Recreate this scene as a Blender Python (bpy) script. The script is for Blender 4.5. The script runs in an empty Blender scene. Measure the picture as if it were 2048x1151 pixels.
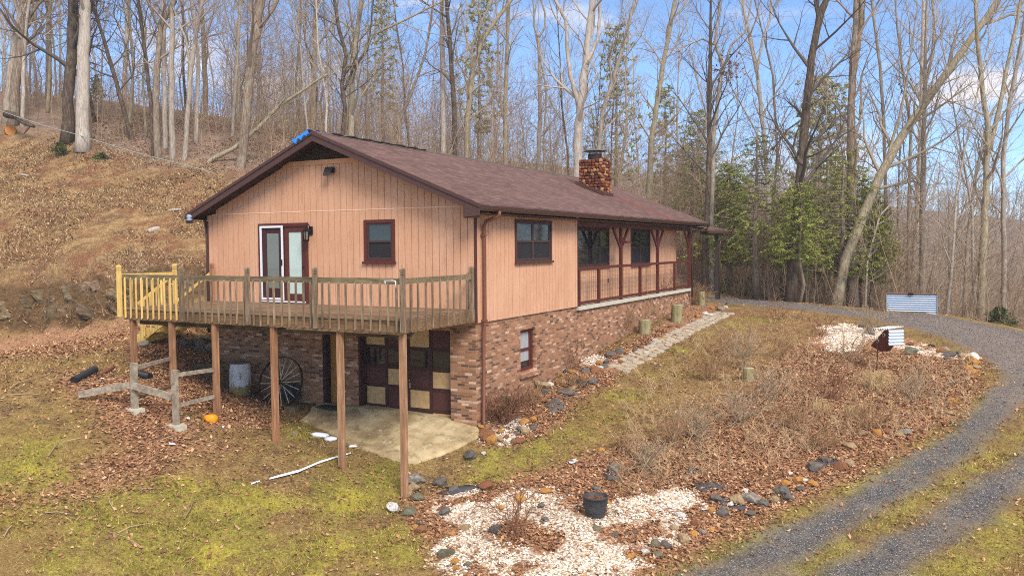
import bpy, bmesh, math, random
import numpy as np
from mathutils import Vector, Matrix
R = math.radians
scene = bpy.context.scene
col = scene.collection
rng = random.Random(7)
nrg = np.random.default_rng(7)

# ---------------------------------------------------------------- camera
CAM = np.array((10.1599, -17.2864, 1.8215))
YAW, PITCH, ROLL, FPX = R(27.97), R(-2.805), R(-0.402), 1675.84
_f = np.array((-math.sin(YAW)*math.cos(PITCH), math.cos(YAW)*math.cos(PITCH), math.sin(PITCH)))
_r = np.cross(_f, (0, 0, 1)); _r /= np.linalg.norm(_r); _u = np.cross(_r, _f)
RIGHT = _r*math.cos(ROLL) + _u*math.sin(ROLL)
UP = -_r*math.sin(ROLL) + _u*math.cos(ROLL)
FWD = _f
cam = bpy.data.cameras.new('camera'); cam_o = bpy.data.objects.new('camera', cam); col.objects.link(cam_o)
m = Matrix.Identity(4)
for i in range(3):
    m[i][0], m[i][1], m[i][2], m[i][3] = RIGHT[i], UP[i], -FWD[i], CAM[i]
cam_o.matrix_world = m
cam.sensor_fit = 'HORIZONTAL'; cam.sensor_width = 36.0; cam.lens = 36.0*FPX/2048.0
cam.clip_end = 4000; cam.clip_start = .1
scene.camera = cam_o

# ---------------------------------------------------------------- light
SUN_EL, SUN_AZ = R(42), R(128)           # azimuth clockwise from +y
world = bpy.data.worlds.new('World'); scene.world = world; world.use_nodes = True
wn, wl = world.node_tree.nodes, world.node_tree.links
wn.clear()
def wnode(t, **k):
    n = wn.new(t)
    for a, b in k.items(): setattr(n, a, b)
    return n
w_out = wnode('ShaderNodeOutputWorld'); w_bg = wnode('ShaderNodeBackground'); w_bg.inputs['Strength'].default_value = .11
sky = wnode('ShaderNodeTexSky'); sky.sky_type = 'NISHITA'; sky.sun_disc = False
sky.sun_elevation = SUN_EL; sky.sun_rotation = SUN_AZ; sky.altitude = 2500; sky.air_density = .75; sky.dust_density = 0; sky.ozone_density = 4
tint = wnode('ShaderNodeMix', data_type='RGBA', blend_type='MULTIPLY'); tint.inputs['Factor'].default_value = 1
tint.inputs['B'].default_value = (1.28, 1.42, 1.42, 1)
wl.new(sky.outputs[0], tint.inputs['A'])
tc = wnode('ShaderNodeTexCoord'); sep = wnode('ShaderNodeSeparateXYZ'); wl.new(tc.outputs['Generated'], sep.inputs[0])
mp = wnode('ShaderNodeMapping'); mp.inputs['Scale'].default_value = (2.6, 2.6, 9.5); mp.inputs['Location'].default_value = (4.47, 2.41, .45)
wl.new(tc.outputs['Generated'], mp.inputs[0])
cn = wnode('ShaderNodeTexNoise'); cn.inputs['Scale'].default_value = 1.5; cn.inputs['Detail'].default_value = 7; cn.inputs['Roughness'].default_value = .52
wl.new(mp.outputs[0], cn.inputs['Vector'])
high = wnode('ShaderNodeMapRange'); high.inputs['From Min'].default_value = .30; high.inputs['From Max'].default_value = .60
high.inputs['To Min'].default_value = 0; high.inputs['To Max'].default_value = .38
wl.new(sep.outputs['Z'], high.inputs['Value'])
add = wnode('ShaderNodeMath', operation='ADD'); wl.new(cn.outputs[0], add.inputs[0]); wl.new(high.outputs[0], add.inputs[1])
cov = wnode('ShaderNodeMapRange', interpolation_type='SMOOTHSTEP'); cov.inputs['From Min'].default_value = .53; cov.inputs['From Max'].default_value = .76
wl.new(add.outputs[0], cov.inputs['Value'])
cm = wnode('ShaderNodeMix', data_type='RGBA'); wl.new(cov.outputs[0], cm.inputs['Factor']); wl.new(tint.outputs['Result'], cm.inputs['A'])
cm.inputs['B'].default_value = (6.4, 5.8, 5.5, 1)
wl.new(cm.outputs['Result'], w_bg.inputs['Color']); wl.new(w_bg.outputs[0], w_out.inputs[0])

sun = bpy.data.lights.new('sun', 'SUN'); sun.energy = 2.3; sun.angle = R(22); sun.color = (1, .95, .88)
sun_o = bpy.data.objects.new('sun', sun); col.objects.link(sun_o)
sd = Vector((math.sin(SUN_AZ)*math.cos(SUN_EL), math.cos(SUN_AZ)*math.cos(SUN_EL), math.sin(SUN_EL)))
sun_o.rotation_euler = sd.to_track_quat('Z', 'Y').to_euler()
scene.view_settings.view_transform = 'Standard'; scene.view_settings.look = 'None'
scene.view_settings.exposure = .80; scene.view_settings.gamma = 1.0; scene.view_settings.use_curve_mapping = False
scene.render.engine = 'CYCLES'
scene.cycles.max_bounces = 6; scene.cycles.diffuse_bounces = 3; scene.cycles.transparent_max_bounces = 8
scene.cycles.use_denoising = False; scene.cycles.filter_width = 1.0

# ---------------------------------------------------------------- geometry helpers
def ray(px, py): return FWD + RIGHT*(px-1024)/FPX + UP*(575.5-py)/FPX
def at(px, py, dep): return CAM + ray(px, py)*dep             # a point that many metres in front of the lens
def on(px, py, **k):                                           # a point on the plane x=, y= or z=
    (a, v), = k.items(); i = 'xyz'.index(a); d = ray(px, py)
    return CAM + d*(v-CAM[i])/d[i]
def proj(X):
    d = np.asarray(X)-CAM; z = d@FWD
    return 1024+FPX*(d@RIGHT)/z, 575.5-FPX*(d@UP)/z, z

class MB:
    """collects faces, then links them as one mesh object"""
    def __init__(s): s.v = []; s.f = []; s.c = []; s.s = []; s.mi = []; s.cur = (1, 1, 1); s.m = 0
    def add(s, vs, fs, smooth=False):
        n = len(s.v); s.v += [tuple(p) for p in vs]; s.c += [s.cur]*len(vs)
        for f in fs: s.f.append(tuple(i+n for i in f)); s.s.append(smooth); s.mi.append(s.m)
    def box(s, x0, x1, y0, y1, z0, z1):
        s.add([(x0,y0,z0),(x1,y0,z0),(x1,y1,z0),(x0,y1,z0),(x0,y0,z1),(x1,y0,z1),(x1,y1,z1),(x0,y1,z1)],
              [(0,3,2,1),(4,5,6,7),(0,1,5,4),(1,2,6,5),(2,3,7,6),(3,0,4,7)])
    def bar(s, a, b, w, h=None, up=(0,0,1), w2=None, h2=None):   # rectangular bar from a to b
        h = w if h is None else h; a, b = Vector(a), Vector(b); d = (b-a).normalized(); u = Vector(up)
        if abs(d.dot(u)) > .98: u = Vector((0,1,0)) if abs(d.y) < .9 else Vector((1,0,0))
        x = d.cross(u).normalized(); y = x.cross(d).normalized()
        w2 = w if w2 is None else w2; h2 = h if h2 is None else h2
        vs = [a-x*w/2-y*h/2, a+x*w/2-y*h/2, a+x*w/2+y*h/2, a-x*w/2+y*h/2, b-x*w2/2-y*h2/2, b+x*w2/2-y*h2/2, b+x*w2/2+y*h2/2, b-x*w2/2+y*h2/2]
        s.add(vs, [(0,3,2,1),(4,5,6,7),(0,1,5,4),(1,2,6,5),(2,3,7,6),(3,0,4,7)])
    def tube(s, pts, rad, sides=8, caps=True, smooth=True):
        P = np.asarray(pts, float); n = len(P)
        rad = np.full(n, rad, float) if np.isscalar(rad) else np.asarray(rad, float)
        T = np.empty_like(P); T[1:-1] = P[2:]-P[:-2]; T[0] = P[1]-P[0]; T[-1] = P[-1]-P[-2]
        T /= np.linalg.norm(T, axis=1)[:, None]+1e-9
        t0 = T[0]; u = np.cross(t0, (1,0,0) if abs(t0[0]) < .8 else (0,1,0)); u /= np.linalg.norm(u)
        an = np.arange(sides)*2*math.pi/sides; ca, sa = np.cos(an)[:, None], np.sin(an)[:, None]
        vs = []
        for i in range(n):
            u = u-T[i]*(u@T[i]); u /= np.linalg.norm(u)+1e-9; w = np.cross(T[i], u)
            vs.append(P[i]+rad[i]*(ca*u+sa*w))
        vs = np.concatenate(vs).tolist(); fs = []
        for i in range(n-1):
            for k in range(sides):
                k2 = (k+1) % sides
                fs.append((i*sides+k, i*sides+k2, (i+1)*sides+k2, (i+1)*sides+k))
        if caps: fs.append(tuple(range(sides-1, -1, -1))); fs.append(tuple((n-1)*sides+k for k in range(sides)))
        s.add(vs, fs, smooth)
    def lathe(s, prof, c=(0,0,0), sides=24, smooth=True):          # profile of (r, z)
        vs = []; fs = []; n = len(prof)
        for r, z in prof:
            for k in range(sides):
                a = 2*math.pi*k/sides; vs.append((c[0]+r*math.cos(a), c[1]+r*math.sin(a), c[2]+z))
        for i in range(n-1):
            for k in range(sides):
                k2 = (k+1) % sides; fs.append((i*sides+k, i*sides+k2, (i+1)*sides+k2, (i+1)*sides+k))
        s.add(vs, fs, smooth)
        s.add([vs[k] for k in range(sides)], [tuple(range(sides-1, -1, -1))]); s.add([vs[(n-1)*sides+k] for k in range(sides)], [tuple(range(sides))])
    def prism(s, poly, d):                                        # planar polygon pushed along d
        n = len(poly); d = Vector(d); P = [Vector(p) for p in poly]
        s.add(P+[p+d for p in P], [tuple(range(n-1, -1, -1)), tuple(range(n, 2*n))]+[(i, (i+1) % n, (i+1) % n+n, i+n) for i in range(n)])
    def build(s, name, mat, parent=None, loc=None, bevel=0):
        me = bpy.data.meshes.new(name)
        v = s.v if loc is None else [(a-loc[0], b-loc[1], c-loc[2]) for a, b, c in s.v]
        me.from_pydata(v, [], s.f); me.polygons.foreach_set('use_smooth', s.s)
        mats = mat if isinstance(mat, (list, tuple)) else [mat]
        for q in mats: me.materials.append(q)
        if len(mats) > 1: me.polygons.foreach_set('material_index', s.mi)
        ca = me.color_attributes.new('tone', 'FLOAT_COLOR', 'POINT')
        ca.data.foreach_set('color', np.c_[np.array(s.c, float), np.ones(len(s.c))].astype(np.float32).ravel())
        o = bpy.data.objects.new(name, me); col.objects.link(o)
        if loc is not None: o.location = loc
        if parent is not None: o.parent = parent
        if bevel:
            b = o.modifiers.new('bevel', 'BEVEL'); b.width = bevel; b.segments = 2; b.limit_method = 'ANGLE'
        return o

def raw(name, V, F, mat, colors=None, smooth=False, parent=None, loc=None):   # numpy arrays of equal sided faces
    me = bpy.data.meshes.new(name); nv, nf, k = len(V), len(F), F.shape[1]
    me.vertices.add(nv); me.vertices.foreach_set('co', V.astype(np.float32).ravel())
    me.loops.add(nf*k); me.loops.foreach_set('vertex_index', F.astype(np.int32).ravel())
    me.polygons.add(nf); me.polygons.foreach_set('loop_start', np.arange(nf, dtype=np.int32)*k)
    me.polygons.foreach_set('loop_total', np.full(nf, k, np.int32))
    me.polygons.foreach_set('use_smooth', np.full(nf, smooth))
    me.update(calc_edges=True)
    if colors is not None:
        for nm, c in (colors.items() if isinstance(colors, dict) else (('tone', colors),)):
            ca = me.color_attributes.new(nm, 'FLOAT_COLOR', 'POINT')
            if c.shape[1] == 3: c = np.c_[c, np.ones(len(c))]
            ca.data.foreach_set('color', c.astype(np.float32).ravel())
    me.materials.append(mat)
    o = bpy.data.objects.new(name, me); col.objects.link(o)
    if loc is not None: o.location = loc
    if parent is not None: o.parent = parent
    return o

def tag(o, label=None, cat=None, group=None, kind=None):
    if label: o['label'] = label
    if cat: o['category'] = cat
    if group: o['group'] = group
    if kind: o['kind'] = kind
    return o
def empty(name, loc, label=None, cat=None, group=None):
    o = bpy.data.objects.new(name, None); col.objects.link(o); o.location = loc; o.empty_display_size = .2
    return tag(o, label, cat, group)

# ---------------------------------------------------------------- material helpers
def S(r, g, b, k=1.0):
    f = lambda c: (c/255/12.92 if c <= 10 else ((c/255+.055)/1.055)**2.4)*k
    return (f(r), f(g), f(b), 1)
class NT:
    def __init__(s, name):
        s.m = bpy.data.materials.new(name); s.m.use_nodes = True; s.t = s.m.node_tree; s.t.nodes.clear()
        s.out = s.n('ShaderNodeOutputMaterial'); s.b = s.n('ShaderNodeBsdfPrincipled'); s.l(s.b.outputs[0], s.out.inputs[0])
        s.b.inputs['Specular IOR Level'].default_value = .25
        tc = s.n('ShaderNodeTexCoord'); s.obj = tc.outputs['Object']
        s.pos = s.n('ShaderNodeNewGeometry').outputs['Position']
    def n(s, t, **k):
        n = s.t.nodes.new(t)
        for a, b in k.items(): setattr(n, a, b)
        return n
    def l(s, a, b): s.t.links.new(a, b)
    def put(s, sock, v):
        if isinstance(v, bpy.types.NodeSocket): s.l(v, sock)
        elif v is not None: sock.default_value = v
    def map(s, v, scale=(1,1,1), rot=(0,0,0), loc=(0,0,0)):
        n = s.n('ShaderNodeMapping'); s.l(v, n.inputs[0]); n.inputs['Scale'].default_value = scale; n.inputs['Rotation'].default_value = rot; n.inputs['Location'].default_value = loc
        return n.outputs[0]
    def noise(s, v, scale, detail=4, rough=.55, dist=0):
        n = s.n('ShaderNodeTexNoise'); s.l(v, n.inputs['Vector']); n.inputs['Scale'].default_value = scale; n.inputs['Detail'].default_value = detail
        n.inputs['Roughness'].default_value = rough; n.inputs['Distortion'].default_value = dist
        return n.outputs[0]
    def vor(s, v, scale, feature='F1', out='Distance'):
        n = s.n('ShaderNodeTexVoronoi', feature=feature); s.l(v, n.inputs['Vector']); n.inputs['Scale'].default_value = scale
        return n.outputs[out]
    def math(s, op, a, b=None, c=None):
        n = s.n('ShaderNodeMath', operation=op); s.put(n.inputs[0], a); s.put(n.inputs[1], b); s.put(n.inputs[2], c)
        return n.outputs[0]
    def step(s, v, lo, hi, a=0., b=1.):
        n = s.n('ShaderNodeMapRange', interpolation_type='SMOOTHSTEP'); s.put(n.inputs['Value'], v)
        for k, q in (('From Min', lo), ('From Max', hi), ('To Min', a), ('To Max', b)): n.inputs[k].default_value = q
        return n.outputs[0]
    def ramp(s, v, stops, interp='LINEAR'):
        n = s.n('ShaderNodeValToRGB'); s.l(v, n.inputs[0]); e = n.color_ramp.elements; n.color_ramp.interpolation = interp
        while len(e) < len(stops): e.new(.5)
        for q, (p, c) in zip(e, stops): q.position = p; q.color = c
        return n.outputs[0]
    def mix(s, f, a, b, mode='MIX'):
        n = s.n('ShaderNodeMix', data_type='RGBA', blend_type=mode); s.put(n.inputs['Factor'], f); s.put(n.inputs['A'], a); s.put(n.inputs['B'], b)
        return n.outputs['Result']
    def attr(s, name):
        n = s.n('ShaderNodeAttribute', attribute_name=name); return n
    def sep(s, v):
        n = s.n('ShaderNodeSeparateXYZ'); s.l(v, n.inputs[0]); return n.outputs
    def comb(s, x, y, z):
        n = s.n('ShaderNodeCombineXYZ'); s.put(n.inputs[0], x); s.put(n.inputs[1], y); s.put(n.inputs[2], z); return n.outputs[0]
    def white(s, v):
        n = s.n('ShaderNodeTexWhiteNoise', noise_dimensions='3D'); s.l(v, n.inputs['Vector']); return n.outputs['Value']
    def bump(s, h, strength=.3, dist=.02):
        n = s.n('ShaderNodeBump'); n.inputs['Strength'].default_value = strength; n.inputs['Distance'].default_value = dist; s.l(h, n.inputs['Height'])
        s.l(n.outputs[0], s.b.inputs['Normal'])
    def done(s, color, rough=.8, metal=0., spec=None):
        s.put(s.b.inputs['Base Color'], color); s.put(s.b.inputs['Roughness'], rough); s.b.inputs['Metallic'].default_value = metal
        if spec is not None: s.b.inputs['Specular IOR Level'].default_value = spec
        return s.m
def plain(name, c, rough=.6, metal=0, var=.18, scale=9, spec=None, bump=.08):
    t = NT(name); v = t.noise(t.obj, scale, 5, .6)
    k = t.ramp(v, [(.25, (1-var,)*3+(1,)), (.75, (1+var,)*3+(1,))])
    t.bump(t.noise(t.obj, scale*6, 3), bump, .01)
    return t.done(t.mix(1, c, k, 'MULTIPLY'), rough, metal, spec)
# ---------------------------------------------------------------- terrain
TERRAIN_POINTS = [(0,0,-2.53), (0,2.25,-2.15), (0,4.1,-1.95), (0,6.3,-1.66), (0,8.8,-1.42), (0,12.9,-1.1), (0,18,-0.74), (1.3,2.5,-2.4), (1.4,6,-1.95), (1.5,9,-1.6), (1.5,13,-1.2), (1.7,17,-0.85), (4,0,-3.05), (4,-3.5,-3.6), (2,-4,-3.65), (4,5,-2.35), (4,10,-1.7), (4,15,-1.15), (6.3,-3.4,-3.9), (8,-1,-3.5), (9.4,2,-3.05), (11,6,-2.5), (11.5,10,-1.95), (10.5,14,-1.45), (7,18.5,-0.95), (3,21,-0.75), (0,22,-0.7), (9.5,18.6,-0.98), (13,14,-1.6), (14,8,-2.4), (13,3,-3.1), (10,-3,-3.8), (10,-12,-4.8), (5,-8,-4.4), (0,-8,-3.9), (14,-6,-4.2), (18,3,-3.4), (-3,-9.6,-3.3), (-10,-14,-2.6), (3,-18,-5), (20,-15,-5.2), (-0.1,-2.9,-3.45), (-1.8,-2.9,-3.02), (-3.77,-2.9,-2.62), (-5.65,-2.9,-2.2), (-7.1,-2.9,-1.6), (-8.6,-2.9,-1.35), (-8.9,-0.1,-1.15), (-7.6,-0.1,-2.1), (-6.5,-0.2,-2.32), (-4.8,-0.2,-2.38), (-3.4,-0.2,-2.34), (-0.8,-0.2,-2.48), (-1.06,-1.97,-3.05), (-2.6,-1.6,-2.85), (-4.5,-1.1,-2.57), (-10.3,-0.6,-0.75), (-12,-1,-0.8), (-11,-4,-1.15), (-14,-3,-1.1), (-12,-7,-1.7), (-8,-6,-1.9), (-4,-6,-2.85), (-2,-5,-3.15), (-18,-8,-1.7), (-3,5,-1.5), (-6,5,-0.8), (-9.2,8,-0.2), (-5,14,-0.3), (-10,21,0.6), (-4,23,0), (-9.1,3,-0.5), (-23.09,2.31,-0.92), (-20.53,3.12,-0.74), (-17.43,3.64,-0.49), (-15.61,4.63,-0.09), (-15.63,6.34,0.2), (-24.12,2.96,0.11), (-21.78,3.99,0.41), (-18.77,4.7,0.72), (-16.92,6.27,1.08), (-30.23,6.72,3.74), (-26.75,7.42,3.56), (-23.84,8.38,3.29), (-20.19,9.74,2.9), (-34.81,9.53,6.35), (-26.96,10.79,5.05), (-38.38,11.73,8.65), (-33.92,12.36,7.86), (-29.64,12.88,6.94), (-25.55,13.3,6.05), (-21.65,13.63,5.31), (-18.98,14.99,4.23), (-56.63,22.72,13.64), (-58.46,26.31,14.14), (-57.7,31.3,15.02), (-54.72,35.13,14.66), (-49.9,37.64,13.72), (-44.35,39.39,12.63), (-36.84,39.89,11.08), (-29.89,38.9,8.51), (-23.47,39.94,6.7), (-18.23,42.66,5.47), (-12.28,43.46,3.8), (-45.71,10.23,10.82), (-71.78,19.37,16.53), (-25.46,-0.07,-0.81), (-34.45,4.48,3.78), (-3.35,34.35,-0.58), (-0.74,24.4,-0.67), (1.25,24.31,-0.84), (3.66,23.89,-0.9), (5.91,23.38,-1.02), (8.03,22.46,-1.07), (9.57,22.14,-1.13), (11.03,21.77,-1.34), (12.56,21.43,-1.62), (15.04,21.36,-2.16), (-2.94,43.77,-6), (3.38,47.12,-9), (9.71,50.48,-10), (19.2,55.51,-10), (-13.64,60.76,-1), (-13.86,94.64,-16), (3.53,103.87,-20), (26.73,116.18,-20), (-26.29,212.73,-6), (8.5,231.19,-8), (-55.35,287.98,18), (-18.42,341.58,20), (25.07,364.65,18), (77.25,392.34,18), (-54.6,175.04,8), (-75.68,163.85,16), (-96.77,152.66,18), (-117.85,141.48,22), (-149.48,124.69,26), (-181.1,107.91,30), (-164.91,59.83,30), (-167.85,24.27,15), (78.83,155.16,-15), (-60.25,70.03,13), (-83.44,57.73,18), (-42.85,79.26,8), (-110.92,54.48,20), (-60,-60,-2), (0,-60,-6), (60,-60,-10), (60,-20,-9), (50,20,-9), (-50,-25,2)]
def _tps(C, lam=.02):
    C = np.array(C, float); n = len(C); d = np.hypot(C[:, None, 0]-C[None, :, 0], C[:, None, 1]-C[None, :, 1])
    K = np.where(d > 0, d*d*np.log(d+1e-9), 0); P = np.c_[np.ones(n), C[:, :2]]; A = np.zeros((n+3, n+3))
    A[:n, :n] = K+lam*np.eye(n); A[:n, n:] = P; A[n:, :n] = P.T
    return C, np.linalg.solve(A, np.r_[C[:, 2], 0, 0, 0])
TC, TW = _tps(TERRAIN_POINTS)
def height(x, y):
    x = np.atleast_1d(np.asarray(x, float)); y = np.atleast_1d(np.asarray(y, float)); o = TW[-3]+TW[-2]*x+TW[-1]*y
    for (cx, cy, _), w in zip(TC, TW):
        d2 = (x-cx)**2+(y-cy)**2; o = o+w*.5*d2*np.log(d2+1e-12)
    return o
def hz(x, y): return float(height(x, y)[0])
# the same heights on a 0.5 m lattice, for quick lookups
_gx = np.arange(-110, 110.1, .5); _gy = np.arange(-45, 130.1, .5)
_GZ = height(*[a.ravel() for a in np.meshgrid(_gx, _gy)]).reshape(len(_gy), len(_gx))
def hq(x, y):
    x = np.clip((np.asarray(x)+110)/.5, 0, len(_gx)-1.001); y = np.clip((np.asarray(y)+45)/.5, 0, len(_gy)-1.001)
    i, j = x.astype(int), y.astype(int); a, b = x-i, y-j
    return (_GZ[j, i]*(1-a)+_GZ[j, i+1]*a)*(1-b)+(_GZ[j+1, i]*(1-a)+_GZ[j+1, i+1]*a)*b
def gnd(px, py):                                              # where the sight line meets the ground
    rr = ray(px, py); t = np.arange(6, 110, .04); X = CAM+t[:, None]*rr
    gap = X[:, 2]-hq(X[:, 0], X[:, 1]); i = int(np.argmax(gap < 0)) if (gap < 0).any() else int(np.argmin(gap[t < 45]))
    return np.array((X[i, 0], X[i, 1], float(hq(X[i, 0], X[i, 1]))))
def gpoly(pts): return np.array([gnd(*p)[:2] for p in pts])
def poly_d(P, x, y):                                          # signed distance to a polygon, positive inside
    ins = np.zeros(len(x), bool); dm = np.full(len(x), 1e9); n = len(P)
    for i in range(n):
        ax, ay = P[i]; bx, by = P[(i+1) % n]
        ins ^= ((ay > y) != (by > y)) & (x < (bx-ax)*(y-ay)/(by-ay+1e-12)+ax)
        t = np.clip(((x-ax)*(bx-ax)+(y-ay)*(by-ay))/((bx-ax)**2+(by-ay)**2+1e-9), 0, 1)
        dm = np.minimum(dm, np.hypot(x-ax-t*(bx-ax), y-ay-t*(by-ay)))
    return np.where(ins, dm, -dm)
def line_d(P, x, y):
    dm = np.full(len(x), 1e9)
    for (ax, ay), (bx, by) in zip(P[:-1], P[1:]):
        t = np.clip(((x-ax)*(bx-ax)+(y-ay)*(by-ay))/((bx-ax)**2+(by-ay)**2+1e-9), 0, 1)
        dm = np.minimum(dm, np.hypot(x-ax-t*(bx-ax), y-ay-t*(by-ay)))
    return dm
def soft(d, w): return np.clip(d/w*.5+.5, 0, 1)
def vnoise(x, y, s, seed=0):                                  # value noise 0..1
    x = x/s; y = y/s; i = np.floor(x).astype(np.int64); j = np.floor(y).astype(np.int64); a = x-i; b = y-j; a = a*a*(3-2*a); b = b*b*(3-2*b)
    def hsh(i, j):
        n = (i*374761393+j*668265263+seed*974634777) & 0xffffffff; n = ((n ^ (n >> 13))*1274126177) & 0xffffffff
        return ((n ^ (n >> 16)) & 0xffff)/65535.
    return (hsh(i, j)*(1-a)+hsh(i+1, j)*a)*(1-b)+(hsh(i, j+1)*(1-a)+hsh(i+1, j+1)*a)*b
def fbm(x, y, s, seed=0): return .55*vnoise(x, y, s, seed)+.3*vnoise(x, y, s*.47, seed+1)+.15*vnoise(x, y, s*.21, seed+2)

P_track_in = gpoly([(1250,1235),(1330,1200),(1447,1148),(1560,1098),(1649,1052),(1724,1009),(1824,952),(1920,886),(1974,838),(2022,778),(2050,730),(2080,690)])
P_track_out = gpoly([(1560,1230),(1720,1148),(1874,1056),(1949,1008),(2048,946),(2170,862)])
P_drive_top = gpoly([(1395,588),(1399,599),(1524,612),(1624,622),(1724,634),(1809,653),(1874,672),(1949,700),(1998,730),(2008,776),(2024,800),(2150,800),(2180,705),(2048,664),(1880,632),(1700,618),(1600,607),(1500,600)])
P_bed = gpoly([(1700,655),(1850,684),(1945,722),(1965,765),(1920,835),(1830,890),(1730,942),(1640,988),(1500,1046),(1340,1128),(1270,1175),(920,1175),(870,1100),(826,1050),(800,1005),(860,985),(1000,980),(1100,945),(1210,905),(1300,885),(1390,850),(1470,800),(1530,740),(1590,695),(1640,660)])
P_tan = gpoly([(1425,612),(1600,626),(1700,640),(1800,660),(1690,660),(1600,690),(1540,745),(1480,805),(1400,860),(1280,895),(1340,830),(1400,770),(1440,700)])
P_toe = gpoly([(-60,650),(120,642),(250,630),(400,610),(420,660),(260,690),(120,705),(-60,730)])
P_bed_side = gpoly([(962,890),(985,845),(1045,800),(1110,780),(1170,722),(1250,690),(1300,660),(1375,610),(1440,608),(1420,640),(1340,685),(1240,742),(1215,770),(1140,800),(1120,840),(1080,870),(1040,890)])
W_stone = [gpoly(q) for q in (
    [(828,1050),(850,1000),(905,985),(1000,990),(1100,985),(1140,1010),(1210,1012),(1280,985),(1370,985),(1405,1030),(1370,1085),(1330,1105),(1250,1150),(1230,1175),(930,1175),(880,1110)],
    [(1640,655),(1665,645),(1710,655),(1770,668),(1850,690),(1935,715),(1905,722),(1860,715),(1810,707),(1770,690),(1730,682),(1700,700),(1640,690)],
    [(1590,690),(1650,680),(1710,700),(1650,702)],
    [(962,880),(985,845),(1040,845),(1055,868),(1010,885)],
    [(1155,718),(1190,708),(1215,722),(1180,732)])]
W_stone_holes = [gpoly(q) for q in ([(975,1065),(1050,1045),(1110,1075),(1090,1105),(1010,1098)], [(1215,1060),(1300,1040),(1330,1070),(1250,1090)], [(1120,1010),(1200,1005),(1205,1030),(1150,1040)])]
B_moss = [((330,1110),1.9),((420,1060),1.6),((250,1060),1.2),((560,1140),1.5),((640,1110),1.4),((690,1000),1.6),((770,1080),1.2),((760,960),.8),((600,870),.5),((590,855),.4),((380,830),.4),((40,930),1.3),((30,1000),1.4),((180,1120),1.2),((100,960),.9),((340,990),1.2),((230,1000),1.2),((480,1010),1.1),((1000,930),.8),((1070,900),.9),((1150,870),.9),((1210,830),.9),((1260,790),.9),((1310,750),.8),((1370,700),.7),((1420,672),.8),((1000,905),.5),((940,965),.6),((1460,650),1.),((1530,640),.9)]
P_strip_in = gpoly([(1290,1180),(1420,1118),(1500,1080),(1600,1030),(1700,975),(1790,925),(1860,875),(1930,832),(1985,775)])
P_strip_mid = gpoly([(1560,1180),(1700,1088),(1800,1018),(1900,962),(2000,905),(2100,850)])
P_strip_out = gpoly([(1850,1200),(1950,1120),(2048,1060),(2160,980)])
P_leaf_band = gpoly([(130,745),(240,760),(330,780),(400,850),(420,900),(330,950),(200,985),(60,1015),(-60,1050),(-60,1010),(120,960),(240,900),(200,820),(120,770)])
P_leaf_post = gpoly([(250,690),(420,690),(520,800),(545,850),(430,860),(330,800),(250,760)])
P_bank = gpoly([(-300,592),(0,592),(120,580),(250,562),(380,542),(440,540),(440,598),(360,612),(250,632),(120,640),(0,648),(-300,660)])
P_woods = gpoly([(-300,225),(0,240),(120,285),(240,312),(360,340),(480,362)])
WOODS_EDGE = P_woods
def regions(x, y):
    w1 = (fbm(x, y, 1.6, 3)-.5); w2 = (fbm(x, y, .55, 9)-.5)
    j = w1*.9+w2*.5
    g = np.maximum(soft(.42-line_d(P_track_in, x, y)+j*.55, .5), soft(.44-line_d(P_track_out, x, y)+j*.55, .5))
    g = np.maximum(g, soft(poly_d(P_drive_top, x, y)+j*.5, .6))
    st = np.zeros(len(x))
    for P in W_stone: st = np.maximum(st, soft(poly_d(P, x, y)+j*1.1-.55*(fbm(x, y, .75, 71) > .55), .35))
    for P in W_stone_holes: st = np.minimum(st, 1-soft(poly_d(P, x, y)+j*1.2, .4))
    moss = np.zeros(len(x))
    for (px, py), r in B_moss_w: moss = np.maximum(moss, (.62 if px > -.5 and py > -4 else 1.)*np.clip(1.25-np.hypot(x-px, y-py)/r+j*1.3, 0, 1))
    for P, w in ((P_strip_in, .42), (P_strip_mid, .62), (P_strip_out, .8)): moss = np.maximum(moss, (.72 if P is P_strip_in else .56)*soft(w-line_d(P, x, y)+j*1.1, .5))
    lf = soft(poly_d(P_bed, x, y)+j*.6, .5); lf = np.maximum(lf, soft(poly_d(P_bed_side, x, y)+j*.3, .3))
    lf = np.maximum(lf, .75*soft(poly_d(P_toe, x, y)+j*1.5, 1.)); lf = np.maximum(lf, np.maximum(soft(poly_d(P_leaf_band, x, y)+j*1.2, .8), soft(poly_d(P_leaf_post, x, y)+j, .6)))
    bank = soft(poly_d(P_bank, x, y)+.25+j*.7, .4)
    # woodland floor: beyond the mowed edge and beyond the far side of the drive
    dx = np.asarray(x)-CAM[0]; dy = np.asarray(y)-CAM[1]; dep = dx*_fx+dy*_fy; lat = dx*_rx+dy*_ry; sx = 1024+FPX*lat/np.maximum(dep, 1)
    edge = np.interp(sx, EDGE_S, EDGE_D)
    wd = soft(dep-edge+w1*2, 1.5)
    return g, moss, lf, st, bank, wd
_h = np.array((FWD[0], FWD[1])); _h /= np.linalg.norm(_h); _fx, _fy = _h; _rx, _ry = _h[1], -_h[0]
B_moss_w = [(gnd(*q)[:2], r) for q, r in B_moss]
EDGE_S = [-400, 0, 120, 240, 360, 480, 700, 1000, 1300, 1420, 1500, 1700, 1880, 2048, 2400]
EDGE_D = [50, 49, 47, 45.5, 44, 42.5, 45, 48, 46, 43.5, 40.5, 37.6, 35.2, 33.4, 31]

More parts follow.
